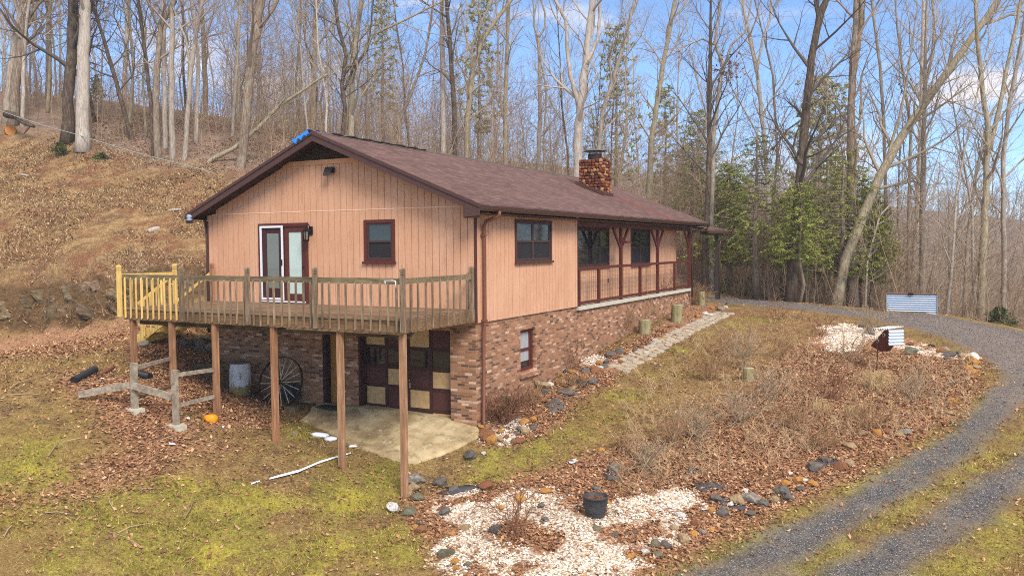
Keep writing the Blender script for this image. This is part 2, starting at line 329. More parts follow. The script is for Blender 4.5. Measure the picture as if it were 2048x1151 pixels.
def ground_material():
    t = NT('ground'); a = t.attr('region_a'); b = t.attr('region_b')
    ra = t.sep(a.outputs['Color']); rb = t.sep(b.outputs['Color']); P = t.pos
    big = t.noise(P, .35, 5, .6); mid = t.noise(P, 1.7, 6, .65); fine = t.noise(P, 14, 5, .7); grit = t.noise(P, 60, 3, .7); cell = t.vor(P, 26, out='Color')
    cs = t.sep(cell)[0]
    def edge(m, w=.45): return t.step(t.math('ADD', m, t.math('MULTIPLY', t.math('SUBTRACT', t.math('ADD', t.math('MULTIPLY', fine, .6), t.math('MULTIPLY', mid, .4)), .5), 1.5)), .5-w/2, .5+w/2)
    # thin brown turf
    base = t.ramp(t.math('ADD', t.math('MULTIPLY', mid, .45), t.math('MULTIPLY', fine, .55)), [(.30, S(70,54,36)), (.44, S(118,94,62)), (.56, S(152,126,82)), (.72, S(192,166,120))])
    base = t.mix(t.step(big, .35, .65), base, t.mix(.5, base, S(132,112,62)))
    # tan hillside grass (region_b G)
    tan = t.ramp(t.math('ADD', t.math('MULTIPLY', fine, .6), t.math('MULTIPLY', mid, .4)), [(.30, S(72,56,42)), (.44, S(124,98,68)), (.57, S(168,138,96)), (.74, S(208,180,134))])
    tan = t.mix(t.step(t.noise(P, .9, 5, .7), .44, .6), tan, t.ramp(fine, [(.3, S(84,56,40)), (.7, S(158,112,80))]))
    c = t.mix(rb[1], base, tan)
    # bare dirt worn through the turf
    c = t.mix(t.math('MULTIPLY', t.step(t.noise(P, 1.1, 6, .7), .52, .62), .75), c, t.ramp(fine, [(.3, S(66,50,38)), (.7, S(128,104,78))]))
    # moss and short green grass
    moss = t.ramp(t.math('ADD', t.math('MULTIPLY', fine, .6), t.math('MULTIPLY', mid, .4)), [(.30, S(78,72,38)), (.46, S(124,116,56)), (.58, S(156,144,70)), (.74, S(184,168,100))])
    mm = t.math('MULTIPLY', ra[1], t.step(t.noise(P, 1.25, 5, .65), .36, .56, .45, 1.15)); moss = t.mix(t.step(t.noise(P, .8, 3, .5), .52, .66, 0., .6), moss, t.mix(fine, S(142,132,46), S(200,186,80))); c = t.mix(edge(mm, .6), c, moss)
    # leaf litter
    leaf = t.mix(.5, t.ramp(cs, [(.0, S(104,72,52)), (.35, S(156,110,80)), (.7, S(186,138,104)), (1, S(214,174,138))]), t.ramp(fine, [(.3, S(84,60,44)), (.7, S(190,148,114))]))
    c = t.mix(edge(ra[2], .5), c, leaf)
    # woodland floor
    wood = t.ramp(t.math('ADD', t.math('MULTIPLY', fine, .5), t.math('MULTIPLY', mid, .5)), [(.3, S(84,68,58)), (.5, S(136,114,98)), (.7, S(170,146,128))])
    c = t.mix(rb[2], c, wood)
    # bare cut bank of soil and shale
    bv = t.noise(t.map(P, (1, 1, 2.6), (0, .35, 0)), 1.8, 7, .7, .6)
    soil = t.ramp(t.math('ADD', t.math('MULTIPLY', bv, .65), t.math('MULTIPLY', fine, .35)), [(.32, S(44,36,28)), (.44, S(78,62,44)), (.54, S(116,88,58)), (.62, S(96,86,68)), (.76, S(150,132,102))])
    c = t.mix(edge(rb[0], .5), c, soil)
    # gravel of the drive
    gc = t.sep(t.vor(P, 70, out='Color'))[0]
    gv = t.ramp(gc, [(.0, S(60,59,62)), (.4, S(84,83,86)), (.75, S(106,105,106)), (.95, S(134,131,128)), (1, S(205,200,192))])
    gv = t.mix(t.step(mid, .42, .62), gv, t.mix(.45, gv, S(134,120,104))); gv = t.mix(t.math('MULTIPLY', b.outputs['Alpha'], .6), gv, t.mix(fine, S(112,98,88), S(170,152,140)))
    gm = edge(ra[0], .7)
    c = t.mix(gm, c, gv)
    # bed of white marble chips
    wc = t.sep(t.vor(P, 30, out='Color'))[0]
    ws = t.ramp(wc, [(.0, S(112,94,78)), (.3, S(178,160,140)), (.65, S(212,198,180)), (1, S(236,228,216))])
    c = t.mix(edge(a.outputs['Alpha'], .3), c, ws)
    speck = t.math('ADD', t.math('MULTIPLY', grit, .5), t.math('MULTIPLY', t.noise(P, 28, 4, .75), .5)); c = t.mix(1, c, t.ramp(speck, [(.34, (.50, .48, .46, 1)), (.5, (.94, .94, .94, 1)), (.66, (1.36, 1.36, 1.36, 1))]), 'MULTIPLY')
    hgt = t.math('ADD', t.math('MULTIPLY', fine, 1.0), t.math('MULTIPLY', grit, .35)); hgt = t.math('ADD', hgt, t.math('MULTIPLY', rb[0], t.math('MULTIPLY', bv, 6)))
    t.bump(hgt, .55, .06)
    return t.done(c, .92, spec=.12)
M_ground = ground_material()

def axis(lo, a, b, hi, fine, g):
    v = list(np.arange(a, b+1e-6, fine)); s = fine; x = v[-1]
    while x < hi: s *= g; x += s; v.append(x)
    s = fine; x = v[0]
    while x > lo: s *= g; x -= s; v.insert(0, x)
    return np.array(v)
gx = axis(-700, -25, 16, 700, .14, 1.09); gy = axis(-400, -12, 24, 900, .14, 1.09)
X, Y = [q.ravel() for q in np.meshgrid(gx, gy)]
far = np.hypot(X, Y) > 330
Z = height(X, Y); lim = 330/np.maximum(np.hypot(X, Y), 1); Z = np.where(far, height(X*lim, Y*lim), Z)
g_, moss_, lf_, st_, bank_, wd_ = regions(X, Y)
# region masks on a lattice, for the scatter below
_lx = np.arange(-37, 17, .1); _ly = np.arange(-12, 48, .1); _mx, _my = [q.ravel() for q in np.meshgrid(_lx, _ly)]
_RG = np.stack(regions(_mx, _my)).reshape(6, len(_ly), len(_lx))
def regions_q(x, y): return _RG[:, np.clip(((y+12)/.1).astype(int), 0, len(_ly)-1), np.clip(((x+37)/.1).astype(int), 0, len(_lx)-1)]
hill = soft(Z+.15*X*0+.2+(fbm(X, Y, 3, 5)-.5)*1.2, 1.2)*(X < -6); hill = np.maximum(hill, 0)
rough = np.where(np.abs(g_) > .5, .012, .035)+bank_*.22
Z = Z+hill*(1-wd_*.5)*(fbm(X, Y, 2.6, 91)-.5)*.55*(~far)
inside_house = (X > -8.9) & (X < -.02) & (Y > .02) & (Y < 18.5)
Z = Z+((fbm(X, Y, .5, 21)-.5)*2*rough+(fbm(X, Y, .22, 31)-.5)*rough)*(~far)
Z = Z+bank_*(fbm(X+Y*.5, Y, .9, 44)-.5)*1.1
Z = np.where(inside_house, Z-1.2, Z)
nx, ny = len(gx), len(gy); I = np.arange(nx*ny).reshape(ny, nx)
F = np.stack([I[:-1, :-1], I[:-1, 1:], I[1:, 1:], I[1:, :-1]], -1).reshape(-1, 4)
GROUND_LOW = float(Z.min())
tag(raw('ground', np.c_[X, Y, Z], F, M_ground, {'region_a': np.c_[g_, moss_, lf_, st_], 'region_b': np.c_[bank_, np.maximum(hill, .75*soft(poly_d(P_tan, X, Y)+(fbm(X, Y, 1., 8)-.5)*1.5, .8)), wd_, soft(poly_d(P_drive_top, X, Y)-(fbm(X, Y, 2., 8)-.5)*2, 1.5)]}, True), kind='structure')
# ---------------------------------------------------------------- materials of the buildings
def siding_material():
    t = NT('peach_siding'); P = t.obj; x, y, z = t.sep(P); u = t.math('ADD', x, y)
    st = t.noise(t.map(P, (9, 9, .55)), 2.2, 6, .65); blot = t.noise(P, .8, 4, .6); fi = t.noise(t.map(P, (30, 30, 2.5)), 2, 4, .6)
    bd = t.white(t.comb(t.math('FLOOR', t.math('MULTIPLY', u, 5.)), 0., 0.))
    c = t.mix(t.step(blot, .35, .65), S(211,160,126), S(218,170,138))
    c = t.mix(t.math('MULTIPLY', bd, .35), c, S(200,144,107))
    # chalky weathered streaks, strongest low on the boards
    low = t.step(z, 2.3, .2, .25, 1.)
    c = t.mix(t.math('MULTIPLY', t.step(st, .50, .72), t.math('MULTIPLY', low, .95)), c, S(228,188,156))
    c = t.mix(t.math('MULTIPLY', t.step(fi, .50, .72), .5), c, S(180,128,96)); c = t.mix(t.math('MULTIPLY', t.step(t.noise(t.map(P, (5, 5, .8)), 1.3, 6, .7), .55, .72), .45), c, S(172,122,94))
    t.bump(fi, .25, .01)
    return t.done(c, .85, spec=.15)
def brick_material():
    t = NT('brick'); P = t.obj; x, y, z = t.sep(P); u = t.math('ADD', x, y)
    row = t.math('FLOOR', t.math('DIVIDE', z, .0677)); off = t.math('MULTIPLY', t.math('FLOORED_MODULO', row, 2.), .5)
    uu = t.math('ADD', t.math('DIVIDE', u, .213), off); colm = t.math('FLOOR', uu)
    w = t.white(t.comb(row, colm, 3.)); w2 = t.white(t.comb(row, colm, 8.))
    patch = t.noise(t.comb(t.math('MULTIPLY', colm, .21), t.math('MULTIPLY', row, .068), 0.), 1.1, 2, .5)
    c = t.ramp(w, [(0, S(92,76,68)), (.13, S(114,90,76)), (.17, S(150,110,82)), (.5, S(168,126,94)), (.83, S(180,138,106)), (.86, S(196,160,130)), (.94, S(206,176,150)), (.98, S(222,202,182)), (1, S(146,104,78))], 'LINEAR')
    c = t.mix(t.math('MULTIPLY', t.step(patch, .35, .65), .25), c, S(158,116,92))
    c = t.mix(.3, c, t.mix(t.noise(P, 38, 4, .6), S(110,74,58), S(210,170,140)), 'OVERLAY')
    fx = t.math('FRACT', uu); fz = t.math('FRACT', t.math('DIVIDE', z, .0677))
    mx = t.math('MULTIPLY', t.step(t.math('ABSOLUTE', t.math('SUBTRACT', fx, .5)), .468, .482), 1.); mz = t.step(t.math('ABSOLUTE', t.math('SUBTRACT', fz, .5)), .405, .44)
    mor = t.math('MAXIMUM', mx, mz)
    mc = t.mix(t.noise(P, 5, 4, .6), S(140,118,100), S(186,160,136))
    t.bump(t.math('SUBTRACT', t.math('MULTIPLY', t.noise(P, 40, 3), .25), mor), .7, .008)
    # damp green staining low on the shaded front
    c = t.mix(mor, c, mc)
    st = t.math('MULTIPLY', t.step(z, -1.2, -2.4, 0., .55), t.step(t.noise(P, 1.3, 4, .6), .4, .6))
    st = t.math('MULTIPLY', st, t.step(x, -4.5, -6.5))
    c = t.mix(st, c, S(88,86,48))
    return t.done(c, .88, spec=.15)
def shingle_material():
    t = NT('shingles'); P = t.obj; x, y, z = t.sep(P)
    row = t.math('FLOOR', t.math('DIVIDE', x, .135)); yy = t.math('ADD', t.math('DIVIDE', y, .30), t.math('MULTIPLY', t.white(t.comb(row, 0., 0.)), 1.)); colm = t.math('FLOOR', yy)
    w = t.white(t.comb(row, colm, 1.)); big = t.noise(P, .45, 5, .6); gr = t.noise(P, 55, 3, .7)
    c = t.ramp(w, [(0, S(96,76,72)), (.4, S(106,84,80)), (.75, S(114,91,86)), (1, S(126,102,96))])
    c = t.mix(t.math('MULTIPLY', t.step(big, .4, .7), .5), c, S(126,100,94))
    c = t.mix(t.math('MULTIPLY', t.step(t.noise(t.map(P, (.6, 2.2, 1)), 1.2, 4, .6), .52, .72), .35), c, S(112,78,70))
    c = t.mix(.25, c, t.mix(gr, S(60,44,44), S(200,170,165)), 'OVERLAY')
    fr = t.math('FRACT', t.math('DIVIDE', x, .135)); fy = t.math('FRACT', yy)
    seam = t.math('MAXIMUM', t.step(fr, .84, .94), t.math('MULTIPLY', t.step(fy, .93, .97), .7))
    c = t.mix(t.math('MULTIPLY', seam, .55), c, S(66,46,46))
    # rusty run-off below the chimney
    run = t.math('MULTIPLY', t.step(t.math('ABSOLUTE', t.math('SUBTRACT', y, 14.5)), .75, .15), t.step(x, -2.4, -1.9))
    c = t.mix(t.math('MULTIPLY', run, .6), c, S(122,62,54))
    h = t.math('SUBTRACT', t.math('MULTIPLY', gr, .4), seam); t.bump(h, .6, .012)
    return t.done(c, .9, spec=.15)
def wood_material(name, c0, c1, c2, grain=(1, 12, 12), knots=True):
    t = NT(name); P = t.obj; a = t.attr('tone'); n = t.noise(t.map(P, grain), 2.2, 6, .65, .3); b = t.noise(P, 1.2, 4, .6)
    c = t.ramp(n, [(.3, c0), (.5, c1), (.7, c2)]); c = t.mix(t.math('MULTIPLY', t.step(b, .4, .7), .5), c, c0)
    c = t.mix(1, c, a.outputs['Color'], 'MULTIPLY'); t.bump(n, .35, .01)
    return t.done(c, .85, spec=.15)
M_siding = siding_material(); M_brick = brick_material(); M_shingle = shingle_material()
M_maroon = plain('maroon_paint', S(92,46,38), .55); M_brown = plain('brown_trim', S(84,58,52), .5, 0, .1); M_soffit = plain('dark_soffit', S(62,46,38), .8)
M_gutter = plain('brown_gutter', S(84,58,50), .35, .1, .08, spec=.4); M_downpipe = plain('brown_downpipe', S(122,78,62), .4, 0, .1)
M_brownwin = plain('brown_window_frame', S(74,56,50), .45, 0, .1); M_white = plain('white_frame', S(232,232,236), .4, 0, .04)
M_corner = plain('dark_corner_board', S(86,54,44), .7); M_peachtrim = plain('peach_trim', S(214,156,112), .8)
M_slab = plain('pale_concrete', S(196,190,172), .9, 0, .15, 6); M_black = plain('black_metal', S(30,29,30), .4, .2)
def glass_material(name, tint, rough=.04):
    t = NT(name); t.b.inputs['Specular IOR Level'].default_value = .8; return t.done(tint, rough)
M_glass = glass_material('dark_glass', S(34,36,40)); M_screen = plain('insect_screen', S(44,40,42), .7, 0, .12, 40)
def blind_material(name, c, dark):
    t = NT(name); z = t.sep(t.obj)[2]; f = t.math('FRACT', t.math('MULTIPLY', z, 38.)); t.b.inputs['Coat Weight'].default_value = .5
    return t.done(t.mix(t.step(t.math('ABSOLUTE', t.math('SUBTRACT', f, .5)), .3, .5), c, dark), .5)
M_blind = blind_material('pale_blinds', S(196,212,202), S(160,178,170)); M_blind_grey = blind_material('screened_blinds', S(120,126,118), S(98,104,98)); M_blind_white = blind_material('white_blinds', S(178,180,180), S(120,122,126))

# ---------------------------------------------------------------- the house
W, L = -8.93, 18.6
RX, RZ, EX, EZ, LX = -4.5, 4.82, .45, 2.82, -9.2
def roof_z(x): return RZ+(EZ-RZ)*(x-RX)/(EX-RX) if x > RX else RZ+(EZ-RZ)*(x-RX)/(LX-RX)
house = empty('house', (0, 0, 0), 'long peach board sided house over a brick basement with maroon shingle roof', 'house')

def boards(mb, axis_, u0, u1, z0, top, holes, face, depth=.018, pitch=.203, gap=.014, side=-1):
    """grooved panel siding as separate strips; axis_ 'x' runs along x on a wall facing -y, 'y' runs along y on a wall facing +x"""
    k = math.floor(u0/pitch); cuts = [u0]
    while k*pitch < u1:
        if k*pitch > u0+.02 and k*pitch < u1-.02: cuts.append(k*pitch)
        k += 1
    cuts.append(u1)
    for a, b in zip(cuts[:-1], cuts[1:]):
        a2, b2 = a+gap/2, b-gap/2
        xs = sorted({a2, b2, *[h for q in holes for h in q[:2] if a2 < h < b2]})
        for p, q in zip(xs[:-1], xs[1:]):
            iv = [(z0, None)]
            for h0, h1, hz0, hz1 in sorted(holes, key=lambda h: h[2]):
                if p >= h0-1e-6 and q <= h1+1e-6: iv = iv[:-1]+[(iv[-1][0], hz0), (hz1, None)]
            for lo, hi in iv:
                tp, tq = (top(p), top(q)) if hi is None else (hi, hi)
                if min(tp, tq)-lo < .01: continue
                if axis_ == 'x': mb.prism([(p, face, lo), (q, face, lo), (q, face, tq), (p, face, tp)], (0, depth, 0))
                else: mb.prism([(face, p, lo), (face, q, lo), (face, q, tq), (face, p, tp)], (-depth, 0, 0))

# gable wall
door = (-6.93, -5.17, .36, 2.50); gwin = (-3.28, -2.33, 1.44, 2.53)
mb = MB(); boards(mb, 'x', W, 0, 0, lambda x: min(2.795, roof_z(x)-.16), [door, gwin], -.02)
boards(mb, 'x', W+.35, -.35, 2.81, lambda x: min(4.08, roof_z(x)-.16), [], -.02)
gw = mb.build('gable_wall', M_siding, house)
mb = MB(); mb.prism([(W+.02, 0, 0.0), (-.02, 0, 0.0), (-.02, 0, 2.7), (-.3, 0, roof_z(-.3)-.16), (RX, 0, 4.64), (W+.3, 0, roof_z(W+.3)-.16), (W+.02, 0, 2.7)], (0, .1, 0))
mb.box(-.1, -.02, .1, 6.06, 0, 2.7); mb.box(W+.02, W+.12, .1, 18.1, 0, 2.7); mb.box(W+.12, -.6, 18.03, 18.1, 0, 2.7); mb.box(-.67, -.59, 6.06, 18.03, -.1, 2.7)
mb.build('wall_core', M_corner, house)
mb = MB(); mb.box(W+.2, -.2, -.026, -.004, 2.792, 2.812); mb.build('flashing_strip', plain('pale_flashing', S(236,196,164), .6), house)
mb = MB(); mb.box(-6.02, -3.34, -.05, -.002, 4.02, 4.14); mb.build('gable_trim', M_peachtrim, house)
# louvred triangular vent
mb = MB()
for k in range(13):
    z = 4.15+k*.036; half = (4.66-z)/.404*.92
    if half > .05: mb.bar((RX-half, -.02, z), (RX+half, -.02, z), .05, .012, (0, .6, .8))
mb.build('gable_vent', plain('dark_louvres', S(70,56,44), .8), house)
# long wall
lwin = (1.98, 4.17, 1.40, 2.54)
mb = MB(); boards(mb, 'y', 0.02, 6.06, 0, lambda y: 2.66, [lwin], .02); mb.build('front_wall', M_siding, house)
pw1 = (7.25, 10.11, 1.12, 2.44); pw2 = (12.36, 14.52, 1.08, 2.45)
mb = MB(); boards(mb, 'y', 6.08, 18.1, 0.0, lambda y: 2.66, [pw1, pw2], -.57); mb.box(-.59, .02, 18.06, 18.12, 0, 0.001)
mb.build('porch_wall', M_siding, house)
mb = MB(); mb.box(-.02, .034, -.034, .02, 0, 2.66); mb.box(W-.02, W+.04, -.036, .02, 0, 2.62); mb.box(-.5, .03, 6.03, 6.075, 0, 2.5)
mb.build('corner_boards', M_corner, house)
# brick basement
def wall_holes(mb, axis_, u0, u1, z0, z1, holes, face, depth):
    us = sorted({u0, u1, *[h for q in holes for h in q[:2]]}); zs = sorted({z0, z1, *[h for q in holes for h in q[2:]]})
    for a, b in zip(us[:-1], us[1:]):
        for c, d in zip(zs[:-1], zs[1:]):
            if any(a >= h[0]-1e-6 and b <= h[1]+1e-6 and c >= h[2]-1e-6 and d <= h[3]+1e-6 for h in holes): continue
            if axis_ == 'x': mb.box(a, b, face, face+depth, c, d)
            else: mb.box(face-depth, face, a, b, c, d)
garage = (-3.60, -.76, -4, -.22); ped = (-4.80, -4.02, -4, -.28); bwin = (2.36, 3.26, -1.52, -.39)
mb = MB(); wall_holes(mb, 'x', W+.03, -.03, -4, -.002, [garage, ped], .03, .30); wall_holes(mb, 'y', .3305, 18.3, -4, -.126, [bwin], -.03, .25)
mb.box(-.28, -.0305, .3305, 6.06, -.124, -.002); mb.box(W+.03, W+.28, .3305, L, -4, -.002); mb.box(W+.2805, -.0305, L-.25, L, -4, -.002)
mb.build('brick_basement', M_brick, house)
mb = MB(); mb.box(W+.05, -.0325, .05, .3, -.2199, -.09); mb.build('garage_lintel', M_peachtrim, house).hide_render = False
# dark interiors so that no daylight shows through
mb = MB(); mb.box(W+.5, -.5, .7, 6.0, -2.9, -.3); mb.build('basement_room', M_soffit, house)

# roof: two slopes with thickness, then trim
def slope(mb, x0, z0, x1, z1, y0, y1, th):
    mb.prism([(x0, y0, z0), (x1, y0, z1), (x1, y0, z1-th), (x0, y0, z0-th)], (0, y1-y0, 0))
Y0, Y1 = -.52, 19.5
mb = MB(); slope(mb, RX, RZ, EX, EZ, Y0, Y1, .04); slope(mb, LX, EZ, RX-.0005, RZ, Y0, Y1, .04); roof = mb.build('roof', M_shingle, house)
mb = MB(); slope(mb, RX, RZ-.041, EX-.03, EZ-.041+.012, Y0+.03, Y1-.03, .11); slope(mb, LX+.03, EZ-.041+.012, RX-.0005, RZ-.041, Y0+.03, Y1-.03, .11); mb.build('soffit', M_soffit, roof)
mb = MB(); rng2 = random.Random(3); y = Y0
while y < Y1:
    mb.cur = (1, 1, 1); d = min(.3, Y1-y-.002); mb.prism([(RX-.15, y, RZ-.055), (RX, y, RZ+.012+rng2.uniform(0, .006)), (RX+.15, y, RZ-.055)], (0, d, 0)); y += .302
mb.build('ridge_cap', plain('ridge_shingles', S(92,78,74), .9, 0, .3, 3), roof)
for (xa, za, xb, zb) in ((RX, RZ, EX, EZ), (RX, RZ, LX, EZ)):
    mb = MB()
    mb.prism([(xa, Y0-.03, za-.03), (xb, Y0-.03, zb-.03), (xb, Y0-.03, zb-.24), (xa, Y0-.03, za-.25)], (0, .03, 0))
    mb.prism([(xa, Y0-.055, za-.005), (xb, Y0-.055, zb-.005), (xb, Y0-.055, zb-.085), (xa, Y0-.055, za-.085)], (0, .0245, 0))
    mb.build('rake_board', M_brown, roof); mb = MB(); mb.prism([(xa, Y1, za-.03), (xb, Y1, zb-.03), (xb, Y1, zb-.24), (xa, Y1, za-.24)], (0, .03, 0))
    mb.build('rake_board', M_brown, roof)
mb = MB(); mb.box(.0, EX-.03, Y0+.002, Y0+.05, 2.50, 2.66); mb.prism([(.0, Y0-.028, 2.52), (EX, Y0-.028, 2.55), (EX, Y0-.028, 2.66), (0, Y0-.028, 2.85)], (0, .026, 0))
mb.box(.03, EX-.05, Y0+.06, Y1-.05, 2.60, 2.62); mb.box(LX+.05, W-.03, Y0+.06, Y1-.05, 2.60, 2.62); mb.prism([(W, Y0-.028, 2.55), (LX, Y0-.028, 2.55), (LX, Y0-.028, 2.66), (W, Y0-.028, 2.85)], (0, .026, 0))
mb.build('eave_box', M_brown, roof)
# carport roof past the far end, on a slim post
mb = MB(); mb.prism([(.42, 19.54, 2.56), (-6, 19.54, 3.9), (-6, 19.54, 3.82), (.42, 19.54, 2.46)], (0, 4.0, 0)); cp = mb.build('carport_roof', M_shingle, house)
mb = MB(); mb.box(.40, .47, 19.54, 23.6, 2.36, 2.47); mb.bar((-6, 23.56, 3.8), (.4, 23.56, 2.44), .05, .16); mb.bar((.1, 19.6, 2.38), (.1, 23.4, 2.38), .1, .16); mb.build('carport_fascia', M_gutter, cp)
mb = MB(); mb.box(.10, .22, 22.1, 22.22, -1.2, 2.33); mb.build('carport_post', plain('dark_post', S(66,60,56), .6), cp)
mb = MB(); mb.tube([(.46, 23.3, 2.38), (.42, 23.2, 2.24), (.27, 22.35, 2.0), (.25, 22.3, 1.85), (.25, 22.3, -.8)], .04, 8); mb.build('carport_downpipe', M_gutter, cp)
# gutter
def gutter(name, x, sgn, y0, y1):
    mb = MB(); pr = [(0, 0), (0, -.11), (.06*sgn, -.12), (.11*sgn, -.07), (.13*sgn, -.01), (.115*sgn, -.01), (.09*sgn, -.065), (.02*sgn, -.1), (.015*sgn, 0)]
    mb.prism([(x+a, y0, 2.775+b) for a, b in pr], (0, y1-y0, 0)); return mb.build(name, M_gutter, house)
gutter('gutter', EX-.028, 1, Y0, Y1+.02); gutter('gutter', LX+.028, -1, Y0, Y1)
mb = MB()
mb.tube([(.50, .30, 2.68), (.49, .30, 2.58), (.40, .29, 2.52), (.16, .26, 2.44), (.10, .25, 2.34), (.10, .25, .2), (.10, .25, -.05), (.075, .23, -.2), (.07, .20, -2.40), (.14, .12, -2.52)], .045, 10)
dp = mb.build('downpipe', M_downpipe, house)
mb = MB()
for z in (2.1, .05): mb.box(.0, .15, .195, .305, z-.02, z+.02)
mb.build('pipe_strap', M_downpipe, dp)
mb = MB(); mb.tube([(.50, 18.9, 2.68), (.49, 18.9, 2.58), (.38, 18.7, 2.5), (.12, 18.25, 2.42), (.1, 18.22, 2.3), (.1, 18.22, -.4)], .04, 8); mb.build('downpipe', M_gutter, house)
mb = MB(); mb.tube([(-9.27, .2, 2.66), (-9.25, .2, 2.5), (-9.05, .05, 2.36), (W-.06, -.0, 2.2), (W-.06, 0, -.6)], .04, 8); mb.build('downpipe', M_gutter, house)

# windows and doors
def frame4(mb, axis_, u0, u1, z0, z1, f, w, d):              # four butted bars round an opening, standing d proud of face f
    def bx(a, b, c, e):
        if axis_ == 'x': mb.box(a, b, f-d, f, c, e)
        else: mb.box(f, f+d, a, b, c, e)
    bx(u0, u1, z1-w, z1); bx(u0, u1, z0, z0+w); bx(u0, u0+w, z0+w, z1-w); bx(u1-w, u1, z0+w, z1-w)
def panel(mb, axis_, u0, u1, z0, z1, f, d=.006):
    if axis_ == 'x': mb.box(u0, u1, f, f+d, z0, z1)
    else: mb.box(f-d, f, u0, u1, z0, z1)
def sash(name_parent, axis_, u0, u1, z0, z1, f, fm, gm_top, gm_bot, mid=None, w=.045):
    sg = -1 if axis_ == 'x' else 1; mid = (z0+z1)/2 if mid is None else mid
    mb = MB(); frame4(mb, axis_, u0, u1, z0, z1, f, w, .03)
    if mid:
        if axis_ == 'x': mb.box(u0+w, u1-w, f-.035, f, mid-.025, mid+.025)
        else: mb.box(f, f+.035, u0+w, u1-w, mid-.025, mid+.025)
    s = mb.build('sash', fm, name_parent)
    if mid:
        mb = MB(); panel(mb, axis_, u0+w-.005, u1-w+.005, mid, z1-w+.005, f-sg*.004+sg*.016); mb.build('pane', gm_top, s) if False else mb.build('pane', gm_top, name_parent)
        mb = MB(); panel(mb, axis_, u0+w-.005, u1-w+.005, z0+w-.005, mid, f-sg*.004+sg*.014); mb.build('pane', gm_bot, name_parent)
    else:
        mb = MB(); panel(mb, axis_, u0+w-.005, u1-w+.005, z0+w-.005, z1-w+.005, f+sg*.012); mb.build('pane', gm_top, name_parent)
def window(axis_, hole, face, fm, inner, splits=(), trim=.085, tops=None, mids=None):
    u0, u1, z0, z1 = hole; mb = MB(); frame4(mb, axis_, u0-.005, u1+.005, z0-.005, z1+.005, face, trim, .035)
    if axis_ == 'x': mb.box(u0-.05, u1+.05, face-.07, face-.0355, z0-.03, z0+.03)
    else: mb.box(face+.0355, face+.07, u0-.05, u1+.05, z0-.03, z0+.03)
    w = mb.build('window', fm, house); us = [u0+trim, *splits, u1-trim]; fi = face+(.02 if axis_ == 'x' else -.02)
    for k, (a, b) in enumerate(zip(us[:-1], us[1:])):
        sash(w, axis_, a+.001, b-.001, z0+trim+.001, z1-trim-.001, fi, inner, M_glass, M_screen if (mids is None or mids[k]) else M_glass, None if mids is None or mids[k] else 0)
    return w
window('x', gwin, -.02, M_maroon, M_brownwin)
window('y', lwin, .02, M_corner, M_brownwin, splits=(3.03,), trim=.07)
window('y', pw1, -.57, M_corner, M_brownwin, splits=(9.30,), trim=.07, mids=(False, True))
window('y', pw2, -.57, M_corner, M_brownwin, splits=(13.44,), trim=.07)
# basement window, set back in the brick
u0, u1, z0, z1 = bwin
mb = MB()
for a, b, c, d in ((u0, u1, z1-.09, z1), (u0, u1, z0, z0+.09), (u0, u0+.09, z0+.09, z1-.09), (u1-.09, u1, z0+.09, z1-.09)): mb.box(-.21, -.12, a, b, c, d)
bw = mb.build('window', M_maroon, house)
mid = (z0+z1)/2
mb = MB(); mb.box(-.19, -.15, u0+.09, u1-.09, mid-.04, mid+.04)
for a in (u0+.09, u1-.15): mb.box(-.19, -.15, a, a+.06, z0+.09, mid-.04); mb.box(-.19, -.15, a, a+.06, mid+.04, z1-.09)
mb.build('sash', M_maroon, bw)
mb = MB(); mb.box(-.2, -.175, u0+.15, u1-.15, mid+.04, z1-.09); mb.box(-.2, -.175, u0+.15, u1-.15, z0+.25, mid-.04); mb.build('blind', M_blind_white, bw)
mb = MB(); mb.box(-.2, -.178, u0+.15, u1-.15, z0+.09, z0+.249); mb.build('pane', M_glass, bw)
mb = MB(); mb.prism([(-.125, u0-.08, z0-.15), (-.125, u0-.08, z0-.0), (.06, u0-.08, z0-.05), (.06, u0-.08, z0-.15)], (0, u1-u0+.16, 0)); mb.build('brick_sill', M_brick, bw)

# patio doors on the deck
u0, u1, z0, z1 = door
mb = MB(); frame4(mb, 'x', u0-.005, u1+.005, z0-.005, z1+.005, -.02, .085, .04); pd = mb.build('patio_door', M_maroon, house)
mb = MB(); mb.box(u0+.08, u1-.08, -.1, -.0605, z0+.0, z0+.035); mb.build('threshold', M_white, pd)
um = -6.03
mb = MB(); frame4(mb, 'x', um+.02, u1-.085, z0+.085, z1-.085, .0, .15, .025); mb.build('door_leaf', M_maroon, pd)
mb = MB(); panel(mb, 'x', um+.165, u1-.23, z0+.3, z1-.24, -.006); mb.box(um+.17, u1-.235, -.012, 0, z0+.23, z0+.3); mb.build('pane', M_blind, pd)
mb = MB(); frame4(mb, 'x', u0+.085, um+.015, z0+.06, z1-.06, -.061, .055, .03); sc = mb.build('screen_door', M_white, pd)
mb = MB(); mb.box(u0+.14, um-.04, -.05, -.044, z0+.115, z1-.115); sm = mb.build('screen_mesh', plain('maroon_screen', S(66,38,40), .7, 0, .1, 40), sc)
mb = MB(); mb.box(u0+.32, um-.16, -.0545, -.0505, z0+.38, z1-.27); mb.build('pane', M_blind_grey, sc)
mb = MB(); mb.box(um-.03, um+.0, -.12, -.0915, 1.36, 1.52); mb.build('handle', M_black, sc)
mb = MB(); mb.tube([(u1-.16, -.03, 1.32), (u1-.16, -.075, 1.32)], [.012, .024], 8); mb.build('door_knob', M_black, pd)
